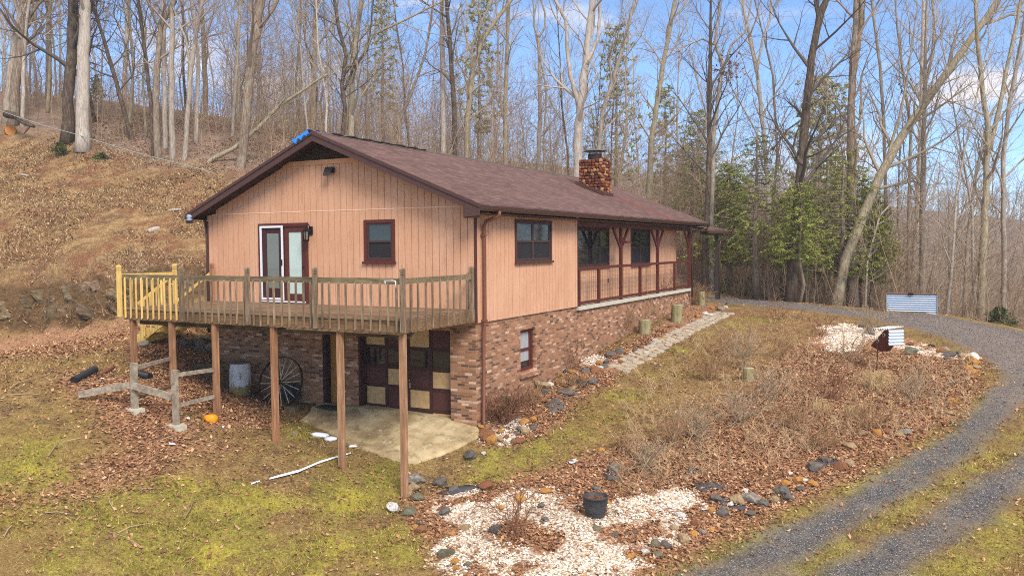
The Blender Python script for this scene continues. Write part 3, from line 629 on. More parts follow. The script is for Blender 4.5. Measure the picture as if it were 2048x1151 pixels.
# wall lantern and floodlight
lx, lz = -5.06, 2.30
mb = MB(); mb.box(lx-.06, lx+.06, -.05, -.021, lz-.12, lz+.1); mb.tube([(lx, -.05, lz+.05), (lx, -.12, lz+.16), (lx, -.2, lz+.15), (lx, -.22, lz+.06)], .014, 6)
mb.lathe([(.015, .06), (.10, .0), (.105, -.02), (.085, -.02)], (lx, -.22, lz), 6, False); mb.lathe([(.075, -.3), (.085, -.28), (.06, -.255)], (lx, -.22, lz), 6, False)
for k in range(6):
    a = k*math.pi/3; mb.bar((lx+.085*math.cos(a), -.22+.085*math.sin(a), lz-.02), (lx+.072*math.cos(a), -.22+.072*math.sin(a), lz-.28), .013)
ln = mb.build('wall_lantern', M_black, house)
mb = MB(); mb.lathe([(.05, -.25), (.068, -.03)], (lx, -.22, lz), 6, False); mb.build('lantern_glass', plain('seeded_glass', S(120,112,104), .15, 0, .1), ln)
mb = MB(); mb.box(-4.42, -4.2, -.07, -.05, 3.78, 3.93); mb.bar((-4.31, -.07, 3.86), (-4.31, -.15, 3.84), .05); mb.prism([(-4.44, -.14, 3.93), (-4.18, -.14, 3.93), (-4.2, -.24, 3.78), (-4.42, -.24, 3.78)], (0, -.03, -.09)); mb.build('floodlight', plain('grey_black_casting', S(52,48,46), .4), house)
mb = MB(); mb.lathe([(.06, 0), (.09, .03), (.05, .08), (.09, .12), (.04, .17)], (-9.0, -.6, 2.62), 10); mb.build('cable_insulator', plain('blue_grey_porcelain', S(150,170,190), .3), house)

# garage doors and side door under the deck
gx0, gx1, gz1 = -3.60, -.76, -.22
mb = MB(); mb.box(gx0+.0005, gx0+.06, .05, .33, -2.9, gz1); mb.box(gx0+.06, gx1-.0005, .315, .33, -2.9, gz1); gd = mb.build('garage_door', plain('dark_brown_paint', S(66,38,34), .6), house)
mb = MB(); mb.box(gx0+.06, gx1-.03, .27, .31, -2.75, gz1); mb.build('door_leaf', plain('brown_leaf_paint', S(74,44,38), .6), gd)
cw = (gx1-.03-gx0-.06)/4; rows = [(-.72, -.24), (-1.22, -.76), (-1.72, -1.28), (-2.26, -1.78), (-2.7, -2.32)]
bars = MB(); M_gdark = plain('brown_panel_paint', S(86,52,46), .6); M_tan = plain('tan_paint', S(196,160,112), .7)
for c in range(4):
    for r_, (a, b) in enumerate(rows):
        x0 = gx0+.06+c*cw+.05; x1 = x0+cw-.1; t_ = MB(); tan = (c+r_) % 2 == (0 if r_ == 0 else 1)
        if r_ == 1: t_.box(x0, x1, .262, .2695, a, b); t_.build('window_panel', M_glass, gd)
        else: t_.prism([(x0, .2695, a), (x1, .2695, a), (x1, .2695, b), (x0, .2695, b)], (0, -.012, 0)); t_.build('tan_panel' if tan else 'maroon_panel', M_tan if tan else M_gdark, gd)
    bars.box(gx0+.06+c*cw-.045, gx0+.06+c*cw+.045, .245, .2565, -2.75, gz1)
for z in (-.74, -1.25, -1.75, -2.29): bars.box(gx0+.1, gx1-.07, .250, .2695, z-.045, z+.045)
bars.build('door_rails', plain('brown_rails', S(70,42,36), .6), gd)
mb = MB(); xm = gx0+.06+2*cw; mb.tube([(xm+.05, .245, -1.55), (xm+.05, .2, -1.55)], [.015, .03], 8); mb.box(xm+.03, xm+.07, .235, .2445, -1.75, -1.62); mb.build('handle', plain('steel', S(170,168,160), .3, .8), gd)
mb = MB(); mb.box(-4.80+.0005, -4.70, .05, .33, -2.7, -.28); mb.box(-4.7, -4.02-.0005, .06, .3, -.34, -.2805); sdoor = mb.build('side_door', plain('dark_brown_paint', S(58,38,32), .6), house)
mb = MB(); mb.box(-4.70, -4.0205, .25, .29, -2.7, -.34); mb.build('door_leaf', plain('ochre_door_paint', S(170,116,58), .6), sdoor)
mb = MB(); mb.box(-4.42, -4.1, .235, .2495, -1.12, -.45); mb.build('pane', M_glass, sdoor)
mb = MB(); frame4(mb, 'x', -4.36, -4.06, -2.02, -1.44, .249, .05, .02); mb.build('pet_door', M_white, sdoor)
mb = MB(); mb.tube([(-4.62, .25, -1.42), (-4.62, .19, -1.42)], [.012, .03], 8); mb.build('door_knob', plain('brass_knob', S(170,150,110), .3, .8), sdoor)

# front porch: kerb, posts, rails, mesh
mb = MB(); mb.box(-.56, .06, 6.07, 18.3, -.12, -.004); mb.build('porch_slab', M_slab, house)
mb = MB(); mb.box(-.10, .015, 6.076, 18.25, 2.44, 2.66); mb.build('porch_beam', M_maroon, house)
mb = MB(); mb.box(-.57, .40, 6.08, 19.3, 2.665, 2.69); mb.build('porch_ceiling', M_soffit, house)
mb = MB(); mb.box(-.045, .03, 6.08, 18.04, 1.10, 1.19); mb.box(-.04, .025, 6.08, 18.04, .04, .13); mb.build('porch_rail', M_maroon, house)
for y in (9.82, 13.8, 18.1):
    h = .1 if y > 18 else .055
    mb = MB(); mb.box(-.055-.002, .042, y-h, y+h, -.1, 2.44); mb.build('porch_post', M_maroon, house)
    mb = MB()
    for s_ in (-1, 1):
        if y > 18 and s_ > 0: continue
        mb.bar((-.01, y+s_*.06, 1.78), (-.01, y+s_*.72, 2.42), .06, .09)
    mb.build('post_brace', M_maroon, house)
for y in (6.2, 7.8, 11.8, 16.0): mb = MB(); mb.box(-.052, .036, y-.045, y+.045, -.1, 1.09); mb.build('rail_post', M_maroon, house)
mb = MB(); mb.box(-.0, .2, 9.82, 10.35, 1.92, 1.96); mb.box(.03, .17, 9.9, 10.3, 1.962, 2.0); mb.build('feeder_shelf', M_maroon, house)
mb = MB(); y = 6.3
while y < 18: mb.bar((-.008, y, .13), (-.008, y, 1.1), .006); y += .152
for z in (.25, .4, .55, .7, .85, 1.0): mb.bar((-.012, 6.2, z), (-.012, 18, z), .006)
mb.build('wire_mesh', plain('rusty_wire', S(96,72,62), .6), house)
mb = MB(); mb.box(-.6, -.575+.03, 10.0, 10.08, .55, .7); mb.build('outdoor_tap', plain('steel_tap', S(110,112,116), .4, .5), house)
# chimney of split fieldstone
cx0, cx1, cy0, cy1, cz0, cz1 = -2.95, -1.98, 13.0, 13.95, 3.2, 5.22
mb = MB(); mb.box(cx0+.06, cx1-.06, cy0+.06, cy1-.06, cz0, cz1-.04); ch = mb.build('chimney', plain('dark_mortar', S(70,48,38), .9, 0, .3), house)
ico = bmesh.new(); bmesh.ops.create_icosphere(ico, subdivisions=2, radius=1); ico.verts.ensure_lookup_table()
IV = np.array([v.co[:] for v in ico.verts]); IF = [tuple(v.index for v in f.verts) for f in ico.faces]
mb = MB(); r3 = random.Random(5); pal = [(128,70,48),(104,56,46),(142,84,56),(168,116,76),(84,50,46),(136,92,66),(112,66,52),(96,56,50),(178,138,98)]
for side in range(4):
    z = cz0+.1
    while z < cz1-.05:
        hh = r3.uniform(.055, .095); u = 0; wid = 1.0
        while u < wid:
            ww = r3.uniform(.09, .2); uc = u+ww/2
            if uc < wid+.02:
                k = r3.uniform(.9, 1.1); cc = S(*r3.choice(pal)); mb.cur = tuple(c*k for c in cc[:3])
                px_, py_ = {0: (cx0+uc, cy0+.05), 1: (cx1-.05, cy0+uc*.95), 2: (cx0+uc, cy1-.05), 3: (cx0+.05, cy0+uc*.95)}[side]
                v = IV*np.array((ww*.50, .07, hh*.98) if side in (0, 2) else (.07, ww*.50, hh*.98)); lm = np.array((ww*.42, .05, hh*.8) if side in (0, 2) else (.05, ww*.42, hh*.8)); v = np.clip(v, -lm, lm)*.6+v*.4
                a = r3.uniform(-.25, .25); v = v*(1+.09*np.sin(IV@np.array((5, 3, 7))+r3.uniform(0, 6)))[:, None]
                ax = 0 if side in (0, 2) else 1; v2 = v.copy(); v2[:, ax] = v[:, ax]*math.cos(a)-v[:, 2]*math.sin(a); v2[:, 2] = v[:, ax]*math.sin(a)+v[:, 2]*math.cos(a)
                mb.add(v2+np.array((px_, py_, z+hh/2+r3.uniform(-.02, .02))), IF, False)
            u += ww*.95
        z += hh*1.75
def tone_material(name, rough=.85, sc=12, amt=.3, spec=.15):
    t = NT(name); n = t.noise(t.obj, sc, 5, .65); c = t.mix(amt, t.attr('tone').outputs['Color'], t.ramp(n, [(.3, S(40,34,28)), (.7, S(220,205,180))]), 'OVERLAY'); t.bump(n, .4, .015)
    return t.done(c, rough, spec=spec)
M_stone = tone_material('field_stone', .8, 9, .35)
mb.build('fieldstones', M_stone, ch)
mb = MB(); mb.lathe([(.27, 0), (.27, .26)], (-2.45, 13.47, cz1-.06), 20); mb.build('flue', plain('dark_flue', S(60,46,42), .6, .3), ch)
mb = MB(); mb.lathe([(.44, 0), (.47, .015), (.30, .07), (.06, .11)], (-2.45, 13.47, cz1+.3), 16, False)
for k in range(6):
    a = k*math.pi/3; mb.bar((-2.45+.25*math.cos(a), 13.47+.25*math.sin(a), cz1+.2), (-2.45+.25*math.cos(a), 13.47+.25*math.sin(a), cz1+.3), .02)
mb.build('chimney_cap', plain('weathered_cap', S(92,106,100), .4, .4), ch)
mb = MB(); mb.prism([(cx0-.1, cy0-.08, roof_z(cx0-.1)+.02), (cx1+.12, cy0-.08, roof_z(cx1+.12)+.02), (cx1+.12, cy0-.08, roof_z(cx1+.12)+.14), (cx0-.1, cy0-.08, roof_z(cx0-.1)+.14)], (0, .1, 0)); mb.box(cx1-.02, cx1+.1, cy0+.02, cy1+.05, 3.6, 3.9); mb.build('flashing', plain('rusty_flashing', S(92,60,50), .6, .2), ch)
# blue tarpaulin over the back slope by the ridge
mb = MB(); nu, nv = 10, 14; vs = []
for i in range(nu+1):
    for j in range(nv+1):
        x = RX-.06-.55*i/nu-.06*math.sin(j*1.3)**2; y = Y0-.085 if j < 2 else Y0-.10+1.2*j/nv+.05*math.sin(i*2.); vs.append((x, y, roof_z(x)+.075+.03*math.sin(i*2.1+j*1.7)+.02*math.sin(j*3.3)-(.10+.03*math.sin(i*1.7) if j == 0 else 0)))
mb.add(vs, [(i*(nv+1)+j, i*(nv+1)+j+1, (i+1)*(nv+1)+j+1, (i+1)*(nv+1)+j) for i in range(nu) for j in range(nv)], True)
mb.add([(v[0], v[1]+.014, v[2]-.02) for v in vs], [(i*(nv+1)+j, (i+1)*(nv+1)+j, (i+1)*(nv+1)+j+1, i*(nv+1)+j+1) for i in range(nu) for j in range(nv)], True)
tag(mb.build('tarpaulin', plain('blue_tarp', S(52,132,214), .4, 0, .15), None), 'blue tarpaulin spread over the back roof slope at the ridge', 'tarpaulin')
mb = MB(); nn = 20; vs = []
for j in range(nn+1):
    y = .2+4.4*j/nn
    for x_ in (-.14, .1): vs.append((RX+x_+.03*math.sin(j*2.3), y, RZ+.055+.02*math.sin(j*1.9+x_*9)-abs(x_)*.3))
mb.add(vs, [(2*j, 2*j+1, 2*j+3, 2*j+2) for j in range(nn)], True)
mb.add([(v[0], v[1], v[2]-.015) for v in vs], [(2*j, 2*j+2, 2*j+3, 2*j+1) for j in range(nn)], True)
mb.build('ridge_underlay', plain('white_underlay', S(176,180,180), .7, 0, .3, 3), house)
# ---------------------------------------------------------------- deck, stairs and what stands under them
M_deck = wood_material('weathered_deck_wood', S(98,80,62), S(134,108,84), S(168,142,114), (1.2, 14, 14))
M_rail = wood_material('weathered_rail_wood', S(92,78,62), S(134,114,92), S(174,156,132), (8, 8, 1))
M_railx = wood_material('weathered_rail_long', S(86,76,58), S(126,110,84), S(164,146,116), (1, 10, 10))
M_post = wood_material('brown_post_wood', S(124,92,68), S(160,118,88), S(192,154,122), (9, 9, .7))
M_grey = wood_material('grey_board', S(118,104,88), S(158,144,126), S(190,178,160), (4, 4, 4))
M_yellow = wood_material('new_yellow_pine', S(196,158,84), S(222,188,112), S(238,212,146), (6, 6, 1))
M_dark = wood_material('dark_old_timber', S(66,54,38), S(98,82,58), S(132,112,84), (1, 8, 8))
DX, DY, DZ = -8.74, -2.985, .33
deck = empty('deck', (0, 0, 0), 'weathered brown timber deck on tall posts along the gable wall', 'deck')
r4 = random.Random(11)
def tone(r, a=.85, b=1.12): k = r.uniform(a, b); return (k, k*r.uniform(.97, 1.02), k*r.uniform(.95, 1.03))
mb = MB(); y = DY-.03
while y < -.05:
    x = DX-.02
    for x2 in (DX+r4.uniform(2.5, 5.5), .0):
        mb.cur = tone(r4, .8, 1.15); mb.box(x, x2-.006, y, min(y+.134, -.03), DZ-.038, DZ); x = x2
    y += .141
mb.build('deck_floor', M_deck, deck)
mb = MB(); mb.cur = (.92, .9, .86); mb.box(DX, -.0, DY, DY+.04, .03, DZ-.0385); mb.box(DX, DX+.04, DY+.0405, -.03, .03, DZ-.0385); mb.box(-.045, -.005, DY+.0405, -.03, .03, DZ-.0385)
mb.box(-3.2, -.02, DY-.022, DY-.0005, .0, .15)
mb.build('rim_joist', wood_material('rim_wood', S(92,74,54), S(132,102,74), S(160,130,98), (.8, 10, 10)), deck)
mb = MB(); x = DX+.5
while x < -.2: mb.box(x, x+.04, DY+.041, -.031, .06, DZ-.039); x += .42
mb.box(DX+.1, -.05, -2.60, -2.52, -.12, .059)
mb.build('floor_joists', M_dark, deck)
# supporting posts
for x, c in ((-8.52, (1, .95, .9)), (-7.08, (1, .97, .92)), (-5.58, (1, .96, .92)), (-3.70, (1.02, .92, .86)), (-1.76, (1.05, 1.08, 1.08)), (-.09, (1.12, 1.15, 1.16))):
    b = hz(x, -2.9)-.25; mb = MB(); mb.cur = c; mb.box(x-.06, x+.06, -2.955, -2.835, b, .029 if x > -8 else .029); mb.build('support_post', M_post, deck)
# railing: posts with turned tops, rails, balusters
def rail_post(x, y, m, z0, z1, name='rail_post'):
    mb = MB(); mb.cur = tone(r4); w = .045
    mb.box(x-w, x+w, y-w, y+w, z0, z1-.16); q = w*.78
    mb.box(x-q, x+q, y-q, y+q, z1-.16, z1-.135); mb.box(x-w, x+w, y-w, y+w, z1-.135, z1-.105); mb.box(x-q, x+q, y-q, y+q, z1-.105, z1-.085)
    mb.add([(x-w, y-w, z1-.085), (x+w, y-w, z1-.085), (x+w, y+w, z1-.085), (x-w, y+w, z1-.085), (x-w, y-w, z1-.03), (x+w, y-w, z1-.03), (x+w, y+w, z1-.03), (x-w, y+w, z1-.03), (x-w*.6, y-w*.6, z1), (x+w*.6, y-w*.6, z1), (x+w*.6, y+w*.6, z1), (x-w*.6, y+w*.6, z1)],
           [(0,1,5,4),(1,2,6,5),(2,3,7,6),(3,0,4,7),(4,5,9,8),(5,6,10,9),(6,7,11,10),(7,4,8,11),(8,9,10,11),(3,2,1,0)])
    return mb.build(name, m, deck)
py = DY-.07
XP = [on(p, 560, y=DY-.05)[0] for p in (364, 496, 631, 806)]
for x in XP: rail_post(x, py, M_rail, .06, 1.40)
rail_post(-.048, -.12, M_rail, .06, 1.36)
rail_post(DX-.06, py, M_yellow, .1, 1.43, 'new_rail_post'); rail_post(DX-.06, -1.32, M_yellow, .1, 1.42, 'new_rail_post'); rail_post(DX+.06, -.13, M_post, .33, 1.42)
mb = MB(); mb.cur = (.9, .88, .8)
for a, b in zip([DX]+XP[:-1], XP): mb.cur = tone(r4, .85, 1.05); mb.box(a+.002, b-.002, DY-.024, DY+.016, 1.06, 1.185)
mb.cur = (1, 1, 1); mb.box(-.055, -.015, DY+.05, -.18, 1.06, 1.18)
mb.build('top_rail', M_railx, deck)
mb = MB(); mb.box(DX-.03, DX+.01, DY-.02, -1.37, 1.12, 1.2); mb.build('new_top_rail', M_yellow, deck)
def baluster(x, y, z0, z1, m, ax=0, name='baluster'):
    mb = MB(); mb.cur = tone(r4, .78, 1.2); w = .019 if name == 'baluster' else .0165; t = r4.uniform(-.012, .012); tx, ty = (t, 0) if ax == 0 else (0, t)
    mb.add([(x-w, y-w, z0), (x+w, y-w, z0+.02), (x+w, y+w, z0+.035), (x-w, y+w, z0+.035), (x-w+tx, y-w+ty, z1-.05), (x+w+tx, y-w+ty, z1-.05), (x+w+tx, y+w+ty, z1), (x-w+tx, y+w+ty, z1)],
           [(0,3,2,1),(4,5,6,7),(0,1,5,4),(1,2,6,5),(2,3,7,6),(3,0,4,7)])
    return mb.build(name, m, deck)
yb = DY-.045
for a, b, n in ((XP[0], XP[1], 10), (XP[1], XP[2], 9), (XP[2], XP[3], 10)):
    for k in range(n): baluster(a+(b-a)*(k+.8+r4.uniform(-.08, .08))/(n+.6), yb, .045+r4.uniform(-.02, .03), 1.10, M_rail)
for k in range(10): baluster(DX+.06+(XP[0]-.1-DX)*(k+.3)/10.2, yb, .06, 1.115, M_yellow, 0, 'new_baluster')
for k in range(9): baluster(.016, DY+.23+.29*k+r4.uniform(-.02, .02), .045, 1.10, M_rail, 1)
for k in range(5): baluster(DX-.05, DY+.3+.3*k, .08, 1.1, M_yellow, 1, 'new_baluster')
mb = MB(); mb.tube([(-.42, DY-.075, 1.13), (-.2, DY-.08, 1.14), (-.1, DY-.125, 1.13), (-.09, DY-.12, .98)], .011, 6); mb.tube([(-.4, DY-.075, 1.13), (-.4, DY-.075, 1.05)], .011, 6)
mb.build('white_bracket', M_white, deck)
# leaves caught on the rim of the deck
# stairs of new pine at the left end
st = empty('stairs', (-9.6, -.7, 0), 'new yellow pine steps with sloping handrail at the left end of the deck', 'stairs')
def stp(mb, name, m): o = mb.build(name, m, st, loc=(-9.6, -.7, 0)); o.location = (0, 0, 0); return o
xb, zb = -10.35, hz(-10.35, -.7)
ns = 5; dz = (DZ-zb)/ns; dx = (DX-xb-.05)/ns
for y in (-1.28, -.72, -.16):
    mb = MB(); mb.bar((DX-.08, y, .14), (xb+.02, y, zb+.06), .04, .26); stp(mb, 'stringer', M_yellow)
for k in range(ns-1):
    z = zb+dz*(k+1); x = xb+dx*(k+.1)
    mb = MB(); mb.cur = tone(r4); mb.box(x-.03, x+dx+.01, -1.31, -.13, z-.038, z); stp(mb, 'tread', M_yellow if k != 1 else M_post)
mb = MB(); mb.box(xb-.12, xb+.25, -1.34, -.1, zb-.05, zb+.16); stp(mb, 'bottom_step', M_yellow)
mb = MB(); mb.box(xb+.22, xb+.31, -1.42, -1.33, zb-.1, zb+1.15); stp(mb, 'stair_post', M_yellow)
mb = MB(); mb.bar((DX-.03, -1.37, 1.12), (xb+.1, -1.37, zb+1.05), .04, .09); stp(mb, 'handrail', M_yellow)
mb = MB(); mb.bar((DX-.03, -.1, 1.12), (xb+.1, -.1, zb+1.0), .04, .09); stp(mb, 'handrail', M_yellow)
for k in range(5):
    x = DX-.2-.26*k; zt = 1.12-(DX-.03-x)*(1.12-zb-1.05)/(DX-.03-xb-.1); mb = MB(); mb.box(x-.02, x+.02, -1.411, -1.392, zt-1.05, zt+.02); stp(mb, 'stair_baluster', M_yellow)

# leaning old fence of grey boards in front of the posts
A = gnd(270, 822); Bp = gnd(353, 856)
P_1 = np.array((-7.08, -2.9)); P_2 = np.array((-5.58, -2.9))
fen = empty('fence_remains', tuple(A), 'broken grey board fence on two short posts in front of the deck', 'fence')
def fp(mb, name, m): o = mb.build(name, m, fen, loc=tuple(A)); o.location = (0, 0, 0); return o
mb = MB(); mb.box(A[0]-.06, A[0]+.06, A[1]-.06, A[1]+.06, A[2], A[2]+1.12); fp(mb, 'fence_post', M_grey)
mb = MB(); mb.bar((Bp[0], Bp[1], Bp[2]), (Bp[0]-.02, Bp[1], Bp[2]+1.32), .11); fp(mb, 'fence_post', M_grey)
for q in (A, Bp):
    mb = MB(); mb.box(q[0]-.2, q[0]+.2, q[1]-.12, q[1]+.12, q[2]-.15, q[2]+.07); fp(mb, 'concrete_block', M_slab)
E_ = gnd(158, 800); E_[2] += .12
mb = MB(); mb.bar(E_, A+np.array((-.08, -.07, .62)), .05, .16); fp(mb, 'fence_beam', M_grey); mb = MB(); mb.bar(A+np.array((.04, -.09, .62)), Bp+np.array((-.04, -.08, .72)), .05, .16); fp(mb, 'fence_beam', M_grey)
mb = MB(); mb.bar(Bp+np.array((0, .07, 1.2)), (P_2[0], P_2[1]-.08, hz(*P_2)+1.15), .04, .09); fp(mb, 'fence_rail', M_grey); mb = MB(); mb.bar(Bp+np.array((0, .07, .5)), (P_2[0], P_2[1]-.08, hz(*P_2)+.5), .04, .09); fp(mb, 'fence_rail', M_grey); mb = MB()
mb.bar(A+np.array((0, .07, 1.0)), (P_1[0], P_1[1]-.08, hz(*P_1)+.72), .04, .09); fp(mb, 'fence_rail', M_grey)

# slab in front of the garage
pl = [(-4.9, .02, -2.34), (-4.5, -1.1, -2.57), (-3.6, -1.38, -2.75), (-2.6, -1.62, -2.9), (-1.9, -1.78, -3.0), (-1.15, -1.92, -3.1), (-.6, -1.75, -3.02), (-.2, -1.3, -2.85), (.12, -.75, -2.68), (.22, -.3, -2.56), (.05, -.02, -2.50), (-.03, .028, -2.5), (-.75, .028, -2.44), (-.77, .26, -2.43), (-3.59, .26, -2.32), (-3.61, .028, -2.32)]
def apron():
    P2 = np.array(pl)[:, :2]; xs = np.arange(-5.1, .4, .035); ys = np.arange(-2.1, .3, .035); XX, YY = [q.ravel() for q in np.meshgrid(xs, ys)]
    d = poly_d(P2, XX, YY)+(fbm(XX, YY, .4, 3)-.5)*.16*(YY < -.25); keep = d > -.09; ZZ = np.maximum(hq(XX, np.minimum(YY, -.1)), -9)+.055-.20*np.clip(-d/.07, 0, 1)
    ZZ = np.where(YY > -.15, np.minimum(ZZ, -2.30), ZZ)
    n = len(xs); I = np.arange(len(XX)).reshape(len(ys), n); F = np.stack([I[:-1, :-1], I[:-1, 1:], I[1:, 1:], I[1:, :-1]], -1).reshape(-1, 4); F = F[keep[F].all(1)]
    t = NT('mossy_concrete'); P = t.pos; a = t.noise(P, 1.1, 6, .6); b = t.noise(P, 4, 6, .7); f = t.noise(P, 45, 3, .7)
    c = t.ramp(a, [(.32, S(126,106,76)), (.48, S(172,150,112)), (.66, S(212,192,152))]); c = t.mix(t.math('MULTIPLY', t.step(b, .5, .66), .6), c, S(112,100,70)); c = t.mix(t.math('MULTIPLY', t.step(t.noise(P, 7, 5, .7), .57, .66), .7), c, S(206,194,164))
    t.bump(t.math('ADD', f, b), .3, .02)
    Vv = np.c_[XX, YY, ZZ]
    return raw('garage_apron', Vv, F, t.done(c, .9), None, True)
tag(apron(), kind='structure')
c = gnd(663, 815)
mb = MB(); mb.box(-.36, .36, -.2, .2, 0, .03); o = mb.build('door_mat', plain('black_rubber', S(52,50,46), .9)); o.location = (-4.25, -.3, hz(-4.25, -.3)+.06); tag(o, 'dark rubber mat lying outside the side door', 'mat')

# barrel
bl = on(480, 792, y=-.55); bl[2] = hz(bl[0], bl[1])-.02
bar_ = empty('barrel', tuple(bl), 'grey plastic barrel with green stains standing by the brick basement', 'barrel')
t = NT('stained_plastic'); n = t.noise(t.map(t.obj, (3, 3, 1)), 2.5, 5, .65); z = t.sep(t.obj)[2]
c = t.mix(t.math('MULTIPLY', t.step(t.math('ADD', n, t.step(z, .5, 0., 0, .22)), .56, .68), .9), t.mix(t.noise(t.obj, 4, 4), S(205,200,198), S(230,226,222)), S(146,128,48)); t.bump(n, .1, .01)
mb = MB(); mb.lathe([(.27, 0), (.285, .03), (.30, .2), (.305, .28), (.315, .29), (.315, .31), (.308, .32), (.31, .45), (.308, .58), (.315, .59), (.315, .61), (.305, .62), (.295, .76), (.28, .86), (.285, .88), (.285, .91), (.26, .91), (.255, .87)], (0, 0, 0), 32); mb.build('drum', t.done(c, .55), bar_)
mb = MB(); mb.lathe([(.287, 0), (.296, .005), (.296, .03), (.287, .035)], (0, 0, .885), 32); mb.build('rim', plain('rusty_lid_ring', S(120,108,106), .6), bar_)
# wagon wheel leaning on the wall
wc = on(561, 764, y=-.47); WR = .70
wh = empty('wagon_wheel', tuple(wc), 'large iron spoked wagon wheel leaning against the brick wall beside the barrel', 'wheel')
wh.rotation_euler = (R(-18), 0, R(5))
M_iron = plain('rusty_dark_iron', S(64,54,40), .7, .3, .3, 5)
mb = MB(); n = 48
for k in range(n):
    a, b = 2*math.pi*k/n, 2*math.pi*(k+1)/n; q = []
    for an in (a, b):
        for r_, y in ((WR, -.035), (WR, .035), (WR-.022, .035), (WR-.022, -.035)): q.append((r_*math.cos(an), y, r_*math.sin(an)))
    mb.add(q, [(0,1,5,4),(1,2,6,5),(2,3,7,6),(3,0,4,7)])
mb.build('rim', M_iron, wh)
M_spoke = plain('pale_rusty_rod', S(206,192,154), .6, .1, .2)
for k in range(18):
    a = 2*math.pi*(k+.3)/18; s_ = .05 if k % 2 else -.05
    mb = MB(); mb.tube([(.06*math.cos(a+s_*4), s_, .06*math.sin(a+s_*4)), ((WR-.01)*math.cos(a), 0, (WR-.01)*math.sin(a))], .014, 6); mb.build('spoke', M_spoke, wh)
mb = MB(); mb.tube([(0, -.11, 0), (0, -.07, 0), (0, .07, 0), (0, .11, 0)], [.04, .075, .075, .04], 14); mb.build('hub', M_iron, wh)
g = on(590, 815, y=-.55); mb = MB(); mb.prism([(-.2, -.1, 0), (.2, -.12, 0), (.16, .12, 0), (-.14, .1, 0)], (0, 0, .13)); o = mb.build('chock_stone', plain('grey_chock', S(120,108,84), .9)); o.location = (g[0], g[1]-.1, hz(g[0], g[1]-.1)-.02); tag(o, 'flat grey stone chocking the foot of the wagon wheel', 'stone')
# dark tub behind the wheel
mb = MB(); mb.lathe([(.30, 0), (.36, .35), (.40, .62), (.43, .63), (.43, .66), (.37, .66), (.33, .3), (.28, .05)], (0, 0, 0), 28); o = mb.build('dark_tub', plain('blue_black_plastic', S(62,70,82), .45, 0, .15)); q = on(575, 790, y=-.2)
o.location = (q[0]-.22, -.24, hz(q[0], -.3)+.26); o.rotation_euler = (0, R(78), R(6)); o.scale = (.58, .46, .8); tag(o, 'blue black plastic tub lying behind the wagon wheel', 'tub')
# plank retaining wall left of the barrel
a = on(383, 800, y=-1.2); b = on(456, 790, y=-.9)
zb0 = min(hz(a[0], a[1]), hz(b[0], b[1]))-.1
rw = empty('plank_wall', (a[0], a[1], zb0), 'low dark plank retaining wall left of the grey barrel', 'wall')
for k in range(4):
    mb = MB(); mb.cur = tone(r4); mb.bar((0, .02*k, .12+.21*k), (b[0]-a[0], b[1]-a[1]+.02*k, .12+.21*k+.03), .05, .2); mb.build('plank', M_dark, rw)
mb = MB(); mb.box(.1, .18, -.09, -.03, -.1, .8); mb.box(b[0]-a[0]-.15, b[0]-a[0]-.07, b[1]-a[1]-.09, b[1]-a[1]-.03, -.1, .8); mb.build('stake', M_dark, rw)
# loose things on the ground at the left
def lay(name, p0, p1, w, h, m, label, cat, lift=0.):
    a, b = gnd(*p0), gnd(*p1); a[2] += h/2+lift; b[2] += h/2+lift; mb = MB(); mb.bar(a, b, w, h); o = mb.build(name, m, None, loc=tuple(a)); return tag(o, label, cat)
M_red = plain('red_brown_plank', S(112,70,54), .8, 0, .25)
lay('plank', (200,752), (228,736), .1, .06, M_red, 'short red brown plank beside the black drain pipe', 'plank')
lay('plank', (228,786), (330,796), .09, .05, M_dark, 'dark plank lying on leaves behind the grey fence posts', 'plank')
lay('plank', (250,812), (345,812), .1, .05, M_red, 'red brown plank flat on the ground between the two fence posts', 'plank')
lay('plank', (280,798), (350,776), .1, .05, M_dark, 'dark plank tilted against the right fence post', 'plank', .06)
for p0, p1, lb in (((148,768), (190,745), 'black corrugated drain pipe end on the leaves left of the fence'), ((272,752), (300,760), 'black corrugated drain pipe end behind the fence')):
    a, b = gnd(*p0), gnd(*p1); a[2] += .08; b[2] += .08; mb = MB(); n = 24
    mb.tube([a+(b-a)*k/n for k in range(n+1)], [.085 if k % 2 else .1 for k in range(n+1)], 14, True, False); tag(mb.build('drain_pipe', plain('black_pipe', S(40,42,46), .4, 0, .1), None, loc=tuple(a)), lb, 'pipe')
def lump(name, px, py, sx, sy, sz, m, label, cat, seed=0, rz=0., sink=.3, parent=None):
    g = gnd(px, py); mb = MB(); r = random.Random(seed); ph = [r.uniform(0, 6) for _ in range(6)]
    v = IV.copy(); k = 1+.18*np.sin(v[:, 0]*2.5+ph[0])*np.sin(v[:, 1]*2.8+ph[1])+.12*np.sin(v[:, 2]*4+v[:, 0]*3+ph[2])+.07*np.sin(v[:, 1]*7+ph[3]); v = v*k[:, None]
    a = rz; v = v*np.array((sx, sy, sz)); v = np.c_[v[:, 0]*math.cos(a)-v[:, 1]*math.sin(a), v[:, 0]*math.sin(a)+v[:, 1]*math.cos(a), v[:, 2]]
    mb.add(v, IF, True); o = mb.build(name, m); o.location = (g[0], g[1], g[2]+sz*(1-2*sink)); return tag(o, label, cat)
lump('orange_bag', 422, 843, .19, .14, .12, plain('orange_plastic', S(226,146,24), .4, 0, .1), 'bright orange plastic bag lying at the foot of the third deck post', 'bag', 3, .3, .2)
M_snow = plain('snow', S(238,240,244), .6, 0, .05, 12)
